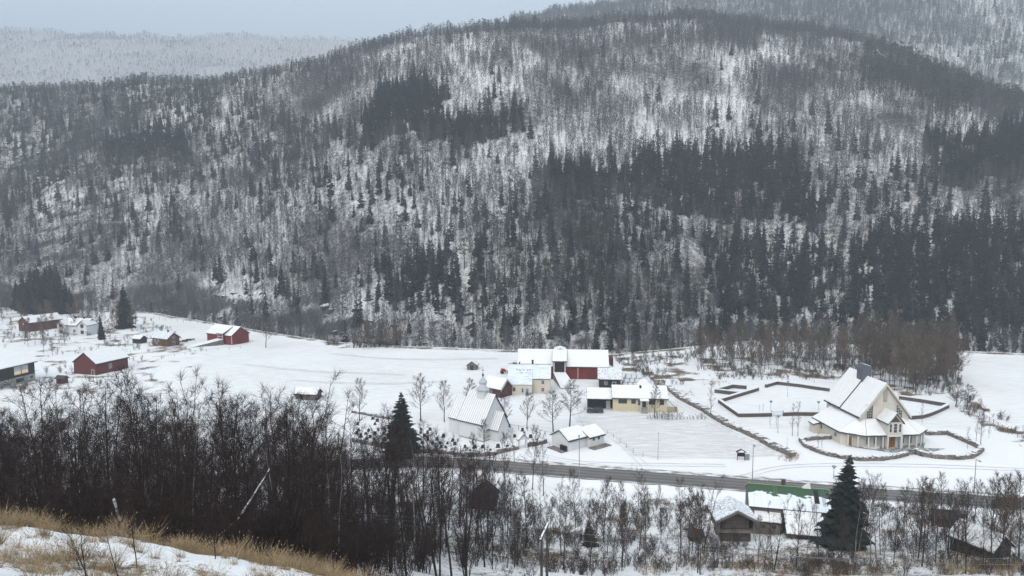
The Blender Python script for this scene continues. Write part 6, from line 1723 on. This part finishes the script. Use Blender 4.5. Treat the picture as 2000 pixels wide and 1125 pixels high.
Y_('thin sapling inside the church yard beside the gate lamp', (1490, 806), 788)
Y_('young birch right of the cream church by the yard wall', (1801, 830), 788, 1.1)
Y_('small bare tree on the forecourt lawn left of the church', (1598, 878), 846, 1.2)
Y_('second small bare tree on the forecourt lawn left of the church', (1605, 879), 850, 1.2)
Y_('young birch on the right forecourt lawn near the wall', (1889, 880), 834, 1.1)
Y_('young birch outside the right forecourt wall', (1906, 866), 812)
Y_('tallest young birch outside the right forecourt wall', (1915, 872), 798, 1.1)
Y_('low young tree on the bank right of the church', (1931, 858), 826, 1.2)
B_('round bare bushy tree at the grove corner right of church', (1888, 800), 752, 1.7)
B_('bare bushy tree close behind the round one at the grove corner', (1866, 795), 745, 1.7)
# groves of brown aspens
def grove(kitl, bh, name, label, group, polys, n, h0, h1, top=None, spacing=2.2, wide=(.8, 1.1), skip=None):
    pts = []; tries = 0
    W_ = [[G(*p) for p in poly] for poly in polys]
    A = np.concatenate([np.array(w_) for w_ in W_]); lo, hi = A.min(0), A.max(0)
    while len(pts) < n and tries < 40000:
        tries += 1
        x, y = rnd.uniform(lo[0], hi[0]), rnd.uniform(lo[1], hi[1])
        if not any(in_poly(np.array([x]), np.array([y]), w_)[0] for w_ in W_): continue
        if any((x - a) ** 2 + (y - b) ** 2 < spacing ** 2 for a, b in pts): continue
        pts.append((x, y))
    for x, y in pts:
        h_ = rnd.uniform(h0, h1); f = (h_ - h0) / (h1 - h0)
        sz = 'tall' if f > .66 else ('middling' if f > .33 else 'low')
        pxx = proj(x, y, 0)[0]; part = ''
        if n > 60:
            lo_, hi_ = min(p[0] for poly in polys for p in poly), max(p[0] for poly in polys for p in poly)
            q = (pxx - lo_) / (hi_ - lo_); part = ', west end' if q < .25 else (', west middle' if q < .5 else (', east middle' if q < .75 else ', east end'))
        put_tree(kitl, bh, name, sz + ' ' + label + part, 'tree', x, y, h_, sz + ' ' + group + part, rnd.uniform(*wide))
grove(ASPEN, 15, 'aspen_tree', 'brown leafless aspen in the grove behind the cream church', 'aspens of the grove behind the cream church', [[(1590, 700), (1680, 690), (1860, 705), (1870, 752), (1800, 768), (1740, 765), (1690, 742), (1610, 728)]], 150, 8, 17, spacing=1.6)
grove(ASPEN, 15, 'aspen_tree', 'brown leafless aspen between the long barn and the church grove', 'aspens between long barn and church grove', [[(1320, 705), (1450, 690), (1600, 690), (1600, 722), (1480, 738), (1370, 722)]], 90, 6, 13.5, spacing=1.9)
grove(ASPEN, 15, 'aspen_tree', 'brown leafless tree in the clump at the far field edge', 'clump of trees at the far field edge', [[(690, 672), (790, 672), (795, 680), (700, 682)]], 24, 6, 10, spacing=1.5)
grove(ASPEN, 15, 'aspen_tree', 'scattered brown tree on the bank right of the long barn', 'trees on the bank right of the long barn', [[(1200, 700), (1330, 690), (1330, 715), (1220, 715)]], 8, 4, 9, spacing=4)
grove(ASPEN, 15, 'bare_tree', 'brown leafless tree among the western farms', 'bare trees among the western farms', [[(-120, 600), (40, 598), (250, 610), (280, 640), (170, 662), (20, 665), (-120, 690)], [(0, 665), (125, 660), (140, 700), (60, 690)]], 105, 6, 11, spacing=3.0, wide=(1.0, 1.5))
S_ = lambda label, base, top, wide=1.0, z=0.0: tree_px(SPRUCE, 14, 'spruce_tree', label, 'spruce', base, top, wide, z)
S_('large dark spruce right of the green-roofed barn', (1652, 1072), 886, 1.1, 2.0)
S_('tall black-green spruce at the edge of the graveyard', (786, 890), 764, 1.25)
S_('slim dark spruce beside the white two-gabled farmhouse', (199, 662), 613, .62)
S_('pointed dark spruce behind the brown log cabin', (243, 640), 553, .8)
S_('small dark spruce left of the twin power pole', (1150, 1062), 1015, 1.2, 4.0)
for k, (bx, by, tp) in enumerate(((45, 606, 530), (60, 604, 520), (76, 608, 512), (90, 605, 520), (104, 607, 515), (117, 606, 528), (128, 610, 545), (140, 612, 560), (34, 603, 545), (84, 612, 535), (110, 613, 540), (55, 612, 540))):
    tree_px(SPRUCE, 14, 'spruce_tree', 'dark spruce in the dense cluster behind the far red barn', 'spruce', (bx, by), tp, .8, group='spruce cluster behind the far red barn')

# ------------------------------------------------------------------ the dark alder wood on the slope below the camera
TOPX = [-200, 0, 60, 110, 180, 230, 290, 340, 400, 440, 480, 540, 580, 620, 660, 720, 800, 860, 920, 1000, 1080]
TOPY = [800, 790, 765, 735, 740, 705, 690, 700, 735, 755, 730, 722, 745, 775, 800, 800, 800, 805, 870, 905, 930]
def alder_wood():
    n = 0; tries = 0; pts = []
    while n < 285 and tries < 20000:
        tries += 1
        Y = 34 + (122 - 34) * rnd.random() ** .8
        px = rnd.uniform(-140, 1010)
        d = Y * CP
        X = (px - 1000) / F_PX * (Y * CP + (CAM_H - 15) * SP)
        if any((X - a) ** 2 + (Y - b) ** 2 < 1.7 ** 2 for a, b in pts): continue
        g = H1(X, Y)
        if px > 840 and (Y < 60 or rnd.random() < .25): continue
        if px > 660 and Y < 62 and rnd.random() < (px - 660) / 190: continue
        lim = np.interp(px, TOPX, TOPY) + abs(rnd.gauss(0, 42))
        zt = at_depth(px, lim, Y)[2]
        h_ = min(rnd.uniform(8.5, 13.5) if Y < 62 else rnd.uniform(11, 18), zt - g)
        if h_ < 4.5: continue
        pts.append((X, Y)); n += 1
        if rnd.random() < .17: put_tree(PALE, 11, 'birch_tree', '%s pale-stemmed birch in the alder wood, %s' % ('tall' if h_ > 10 else 'low', 'below the dark house' if px < 110 else ('below the red barn' if px < 300 else ('below the bright red barn' if px < 520 else ('below the grey field shed' if px < 690 else 'below the graveyard')))), 'tree', X, Y, h_, '%s pale birches, %s' % ('tall' if h_ > 10 else 'low', 'below the dark house' if px < 110 else ('below the red barn' if px < 300 else ('below the bright red barn' if px < 520 else ('below the grey field shed' if px < 690 else 'below the graveyard')))))
        else:
            band = ('nearest the dry grass', 'halfway down the slope', 'at the foot of the slope')[0 if Y < 58 else (1 if Y < 90 else 2)]
            col_ = 'below the dark house' if px < 110 else ('below the red barn' if px < 300 else ('below the bright red barn' if px < 520 else ('below the grey field shed' if px < 690 else ('below the graveyard' if px < 850 else 'below the white church'))))
            sz = 'tall' if h_ > 11.5 else ('middling' if h_ > 8.5 else 'low')
            put_tree(ALDER, 12, 'alder_tree', '%s dark leafless alder %s, %s' % (sz, band, col_), 'tree', X, Y, h_, '%s alders %s, %s' % (sz, band, col_), rnd.uniform(.95, 1.35))
alder_wood()
def bottom_trees():
    """thin bare trees on the rough ground below the road, each at its own place"""
    spots = [(905, 1010, 895), (922, 1015, 905), (938, 1008, 885), (952, 1018, 910), (968, 1012, 900), (985, 1010, 905), (912, 1030, 915), (945, 1035, 920), (960, 1005, 880), (985, 960, 850), (1010, 940, 830), (1040, 955, 835), (1062, 968, 850), (925, 960, 850), (1100, 1010, 930), (1125, 1030, 920), (1150, 1090, 940), (1178, 1060, 935), (1185, 1085, 960), (1215, 1050, 945), (1245, 1010, 915), (1262, 1075, 955), (1262, 1105, 945), (1215, 1110, 985),
             (1330, 1090, 935), (1345, 1100, 960), (1320, 1125, 985), (1430, 1120, 1030), (1510, 1125, 965), (1555, 1110, 985), (1570, 1122, 975), (1480, 1110, 1010), (1600, 1100, 990), (1690, 1065, 950), (1720, 1085, 930), (1722, 1030, 945), (1745, 1110, 975), (1765, 1050, 955),
             (1785, 1095, 945), (1800, 1110, 940), (1810, 1060, 950), (1838, 1010, 925), (1850, 1080, 960), (1872, 1060, 950), (1890, 1090, 955), (1900, 1030, 940), (1915, 1075, 945), (1935, 1060, 930), (1942, 1040, 935), (1960, 1090, 940), (1975, 1060, 925), (1990, 1100, 930), (2010, 1050, 930), (1950, 1115, 965), (1670, 1115, 1000), (1640, 1120, 1010), (1070, 1090, 960), (1030, 1060, 930), (1000, 1085, 940), (1100, 1120, 980),
             (1400, 1110, 1010), (1290, 1010, 950), (1820, 1120, 985), (1870, 1118, 980), (1920, 1120, 990)]
    for _ in range(44):
        bx = rnd.choice((rnd.uniform(960, 1380), rnd.uniform(1660, 2040), rnd.uniform(1000, 2040))); by = rnd.uniform(1040, 1135)
        if 1395 < bx < 1610 and by < 1100: continue
        spots.append((bx, by, rnd.uniform(925, 1000) if not 1395 < bx < 1610 else rnd.uniform(1020, 1060)))
    for i, (bx, by, tp) in enumerate(spots):
        zone_ = 'near the twin power pole' if bx < 1150 else ('between power pole and playhouse hut' if bx < 1345 else ('before the storehouse and green-roofed barn' if bx < 1640 else ('beside the large dark spruce' if bx < 1800 else 'around the brown house')))
        kt, bh = ((ALDER, 12), (BIRCH, 11), (PALE, 11), (BIRCH, 11))[i % 4]
        z = 2.0
        for _ in range(8):
            X, Y = G(bx, by, z); z = .5 * z + .5 * H1(X, Y)
        zt = at_depth(bx, tp, Y)[2]; h_ = min(max(3.0, zt - H1(X, Y)), 13)
        put_tree(kt, bh, 'roadside_alder' if kt is ALDER else 'roadside_birch', '%s %s below the road %s' % ('tall' if h_ > 8 else 'low', 'dark bare alder' if kt is ALDER else ('brown bare birch' if kt is BIRCH else 'pale-stemmed bare birch'), zone_), 'tree', X, Y, h_, '%s %s below the road %s' % ('tall' if h_ > 8 else 'low', 'alders' if kt is ALDER else ('brown birches' if kt is BIRCH else 'pale birches'), zone_), rnd.uniform(.6, .85) if kt is BIRCH else rnd.uniform(.8, 1.05))
bottom_trees()
def brush(name, label, protos, pts, s0, s1):
    P = np.array(pts); n = len(P); z = height(P[:, 0], P[:, 1]); s = NR.uniform(s0, s1, n)
    rot = np.stack([NR.normal(0, .06, n), NR.normal(0, .06, n), NR.uniform(0, 6.28, n)], 1)
    scatter(name, label, protos, np.stack([P[:, 0], P[:, 1], z - .05], 1), rot, np.stack([s * NR.uniform(.8, 1.3, n), s * NR.uniform(.8, 1.3, n), s], 1), NR.integers(0, len(protos), n))
pts = []
while len(pts) < 1000:
    Y = rnd.uniform(33, 125); px = rnd.uniform(-160, 1060); X = (px - 1000) / F_PX * (Y + 3)
    if px > 850 and (Y < 70 or rnd.random() < .5): continue
    if px > 640 and Y < 66 and rnd.random() < (px - 640) / 200: continue
    pts.append((X, Y))
brush('thicket', 'dark brushwood filling the floor of the alder wood', SHRUB, pts, .7, 1.5)
def cand(n, y0, y1, p0, p1, off=3.0):
    Y = NR.uniform(y0, y1, n); px = NR.uniform(p0, p1, n)
    return (px - 1000) / F_PX * (Y + off), Y, px
X, Y, px = cand(3200, 84, 128, 1000, 2150, 4)
k = (fbm(X * .12, Y * .12, 401) > .46) & (np.hypot(X - 36, Y - 113) > 7) & ~((X > 33) & (X < 52) & (Y > 108))
pts = np.stack([X[k], Y[k]], 1)[:1050]
brush('roadside_brush', 'low brown brush scattered on the rough ground below the road', SHRUBB + SHRUB[:2], pts, .3, .85)
pts = []
polyB = [[G(*p) for p in poly] for poly in ([(1195, 705), (1330, 690), (1640, 690), (1640, 742), (1400, 742), (1290, 758)], [(1630, 690), (1880, 700), (1880, 745), (1850, 772), (1760, 775), (1640, 742)], [(1850, 760), (1900, 780), (2020, 850), (2020, 880), (1940, 850), (1870, 800)], [(0, 640), (300, 620), (400, 690), (300, 760), (0, 770)], [(640, 670), (800, 672), (800, 680), (640, 680)])]
for pl in polyB:
    xs = [p[0] for p in pl]; ys = [p[1] for p in pl]; x, y = NR.uniform(min(xs), max(xs), 2600), NR.uniform(min(ys), max(ys), 2600)
    k = in_poly(x, y, pl) & (fbm(x * .1, y * .1, 403) > .46); m_ = (560, 500, 60, 330, 120)[polyB.index(pl)]; pts += list(zip(x[k][:m_], y[k][:m_]))
for x, y in [(G(px_, 814 + (px_ % 7))) for px_ in range(1265, 1380, 7)]: pts.append((x, y))
brush('field_brush', 'low brown scrub along banks and field edges', SHRUBB, pts, .3, .9)
# scrub at the gorge edge, and grey undergrowth on the lower hill
pts = []
for x in np.arange(-330, 240, 1.4):
    for _ in range(2):
        pts.append((x + rnd.uniform(-1, 1), float(foot_of(x)) + rnd.uniform(0, 9)))
brush('gorge_scrub', 'grey scrub along the edge of the gorge behind the field', SHRUBB + [b for b in BIR_LO[:2]], pts, .45, 1.0)

# ------------------------------------------------------------------ dry grass and saplings in the foreground
def tuft(rng, n, h_):
    C = TM()
    for _ in range(n):
        az = rng.uniform(0, 6.28); r = rng.uniform(0, .16); b = np.array((math.cos(az) * r, math.sin(az) * r, 0)); l = h_ * rng.uniform(.5, 1.1)
        d = unit(np.array((math.cos(az) * .35, math.sin(az) * .35, 1)) + rng.normal(0, .22, 3)); s = unit(np.cross(d, rng.normal(0, 1, 3))) * .007
        m = b + d * l * .6; e = m + unit(d + np.array((math.cos(az), math.sin(az), -.25)) * rng.uniform(.1, .8)) * l * .45
        C.tri(b - s, b + s, m); C.tri(m - s * .7, m + s * .7, e)
        if rng.uniform() < .12: C.tri(e - s * 2.2, e + s * 2.2, e + d * .07)
    return C
TUFT = [tuft(rg2, 70, rg2.uniform(.6, .95)).mesh('tuft', M['grass']) for _ in range(8)]
X, Y, px = cand(34000, 12, 38, -140, 780, 1.5)
n_ = fbm(X * .35, Y * .35, 405); n3 = fbm(X * 1.1, Y * 1.1, 407)
crest = np.exp(-((Y - 31.0 - .10 * (X + 10)) / 1.35) ** 2)
k = NR.uniform(0, 1, len(X)) < crest * (.08 + 1.1 * np.clip(n_ - .32, 0, 1)) * (n3 > .42) + np.where((n_ > .6) & (n3 > .5), .06, .010)
pts = np.stack([X[k], Y[k]], 1)[:2400]
brush('dry_grass', 'golden dry grass along the brow of the near slope', TUFT, pts, .35, 1.25)
pts = []
while len(pts) < 500:
    Y = rnd.uniform(84, 100); px = rnd.uniform(1250, 2100); X = (px - 1000) / F_PX * (Y + 3)
    if rnd.random() < (.25 if px < 1850 else .9): pts.append((X, Y))
TUFT2 = [tuft(rg2, 40, 1.3).mesh('tall_tuft', M['reed']) for _ in range(4)]
brush('tall_dry_grass', 'pale tall dry grass at the bottom edge below the road', TUFT2, pts, .7, 1.3)
X, Y = NR.uniform(-130, 20, 16000), NR.uniform(168, 300, 16000)
k = (Y < foot_of(X) - 3) & (fbm(X * .05, Y * .11, 409) > .56) & (fbm(X * .4, Y * .4, 411) > .5)
X2, Y2 = NR.uniform(25, 75, 6000), NR.uniform(150, 195, 6000)
k2 = in_poly(X2, Y2, GREYFIELD) & (fbm(X2 * .15, Y2 * .3, 413) > .52)
pts = np.concatenate([np.stack([X[k], Y[k]], 1)[:1900], np.stack([X2[k2], Y2[k2]], 1)[:700]])
brush('field_stubble', 'short pale stubble poking through the snow of the open fields', TUFT2, pts, .10, .26)
pts = []
for cx_, cy_ in ((1521, 733), (1570, 735), (1330, 770), (1772, 772), (1395, 748), (1545, 895)):
    for _ in range(28):
        x, y = G(cx_ + rnd.gauss(0, 9), cy_ + rnd.gauss(0, 3)); pts.append((x, y))
brush('ochre_grass', 'ochre grass tussocks on the bank behind the church yard', TUFT2, pts, .6, 1.2)
for k, (px, Y, h_, lb) in enumerate(((232, 19, 3.8, 'tall dark sapling standing in the snow patch at the bottom left'), (262, 21, 3.0, 'second dark sapling right beside the tall one in the snow patch'), (205, 17.5, 2.4, 'leaning thin sapling left of the tall one in the snow patch'), (20, 22, 2.6, 'thin reddish sapling at the left edge of the snow patch'), (285, 24, 3.2, 'thin sapling where the snow patch meets the dry grass'), (430, 27, 2.4, 'low twiggy sapling in the dry grass brow'))):
    X = (px - 1000) / F_PX * (Y + 1.6); g = H1(X, Y)
    T, C = bare_tree(rg2, h_, .12, 14, 3, 3, .3, .75, .022, .006, 1 if k else 2, .12, 3, .08)
    t = thing('sapling', lb, 'sapling', (X, Y, g - .05)); link('trunk', T.mesh('sapling_trunk', M['bark_dark']), t); link('crown', C.mesh('sapling_crown', M['twig_dark']), t)
# snow-lined leaning trunks in the wood
for k, (a, b_, Y, lb) in enumerate((((470, 1005), (530, 912), 42, 'snow-lined birch trunk leaning right in the dark alder wood'), ((395, 1075), (468, 1010), 38, 'broken snowy trunk lying low beside the leaning one'), ((222, 975), (244, 1040), 33, 'short white birch stump with a crooked top'), ((640, 860), (700, 805), 60, 'thin snowy trunk leaning high in the alder wood'), ((150, 880), (158, 1000), 50, 'pale upright birch stem in the left of the alder wood'))):
    p0, p1 = Vector(at_depth(*a, Y)), Vector(at_depth(*b_, Y + 1.5))
    m_ = MB(); pr = p0
    for i in range(1, 6):
        q = p0.lerp(p1, i / 5) + Vector((rnd.uniform(-.06, .06), 0, rnd.uniform(-.05, .05))); m_.tube(pr, q, .075 - .008 * i, .067 - .008 * i, n=6); pr = q
    o = m_.obj('leaning_trunk', M['pale_trunk'] if 'pale_trunk' in M else M.setdefault('pale_trunk', noise_col('snowy_birch_bark', (.16, .15, .14), (.72, .73, .74), 3.0, .85, 4, .42, .55))); tag(o, lb, 'trunk')
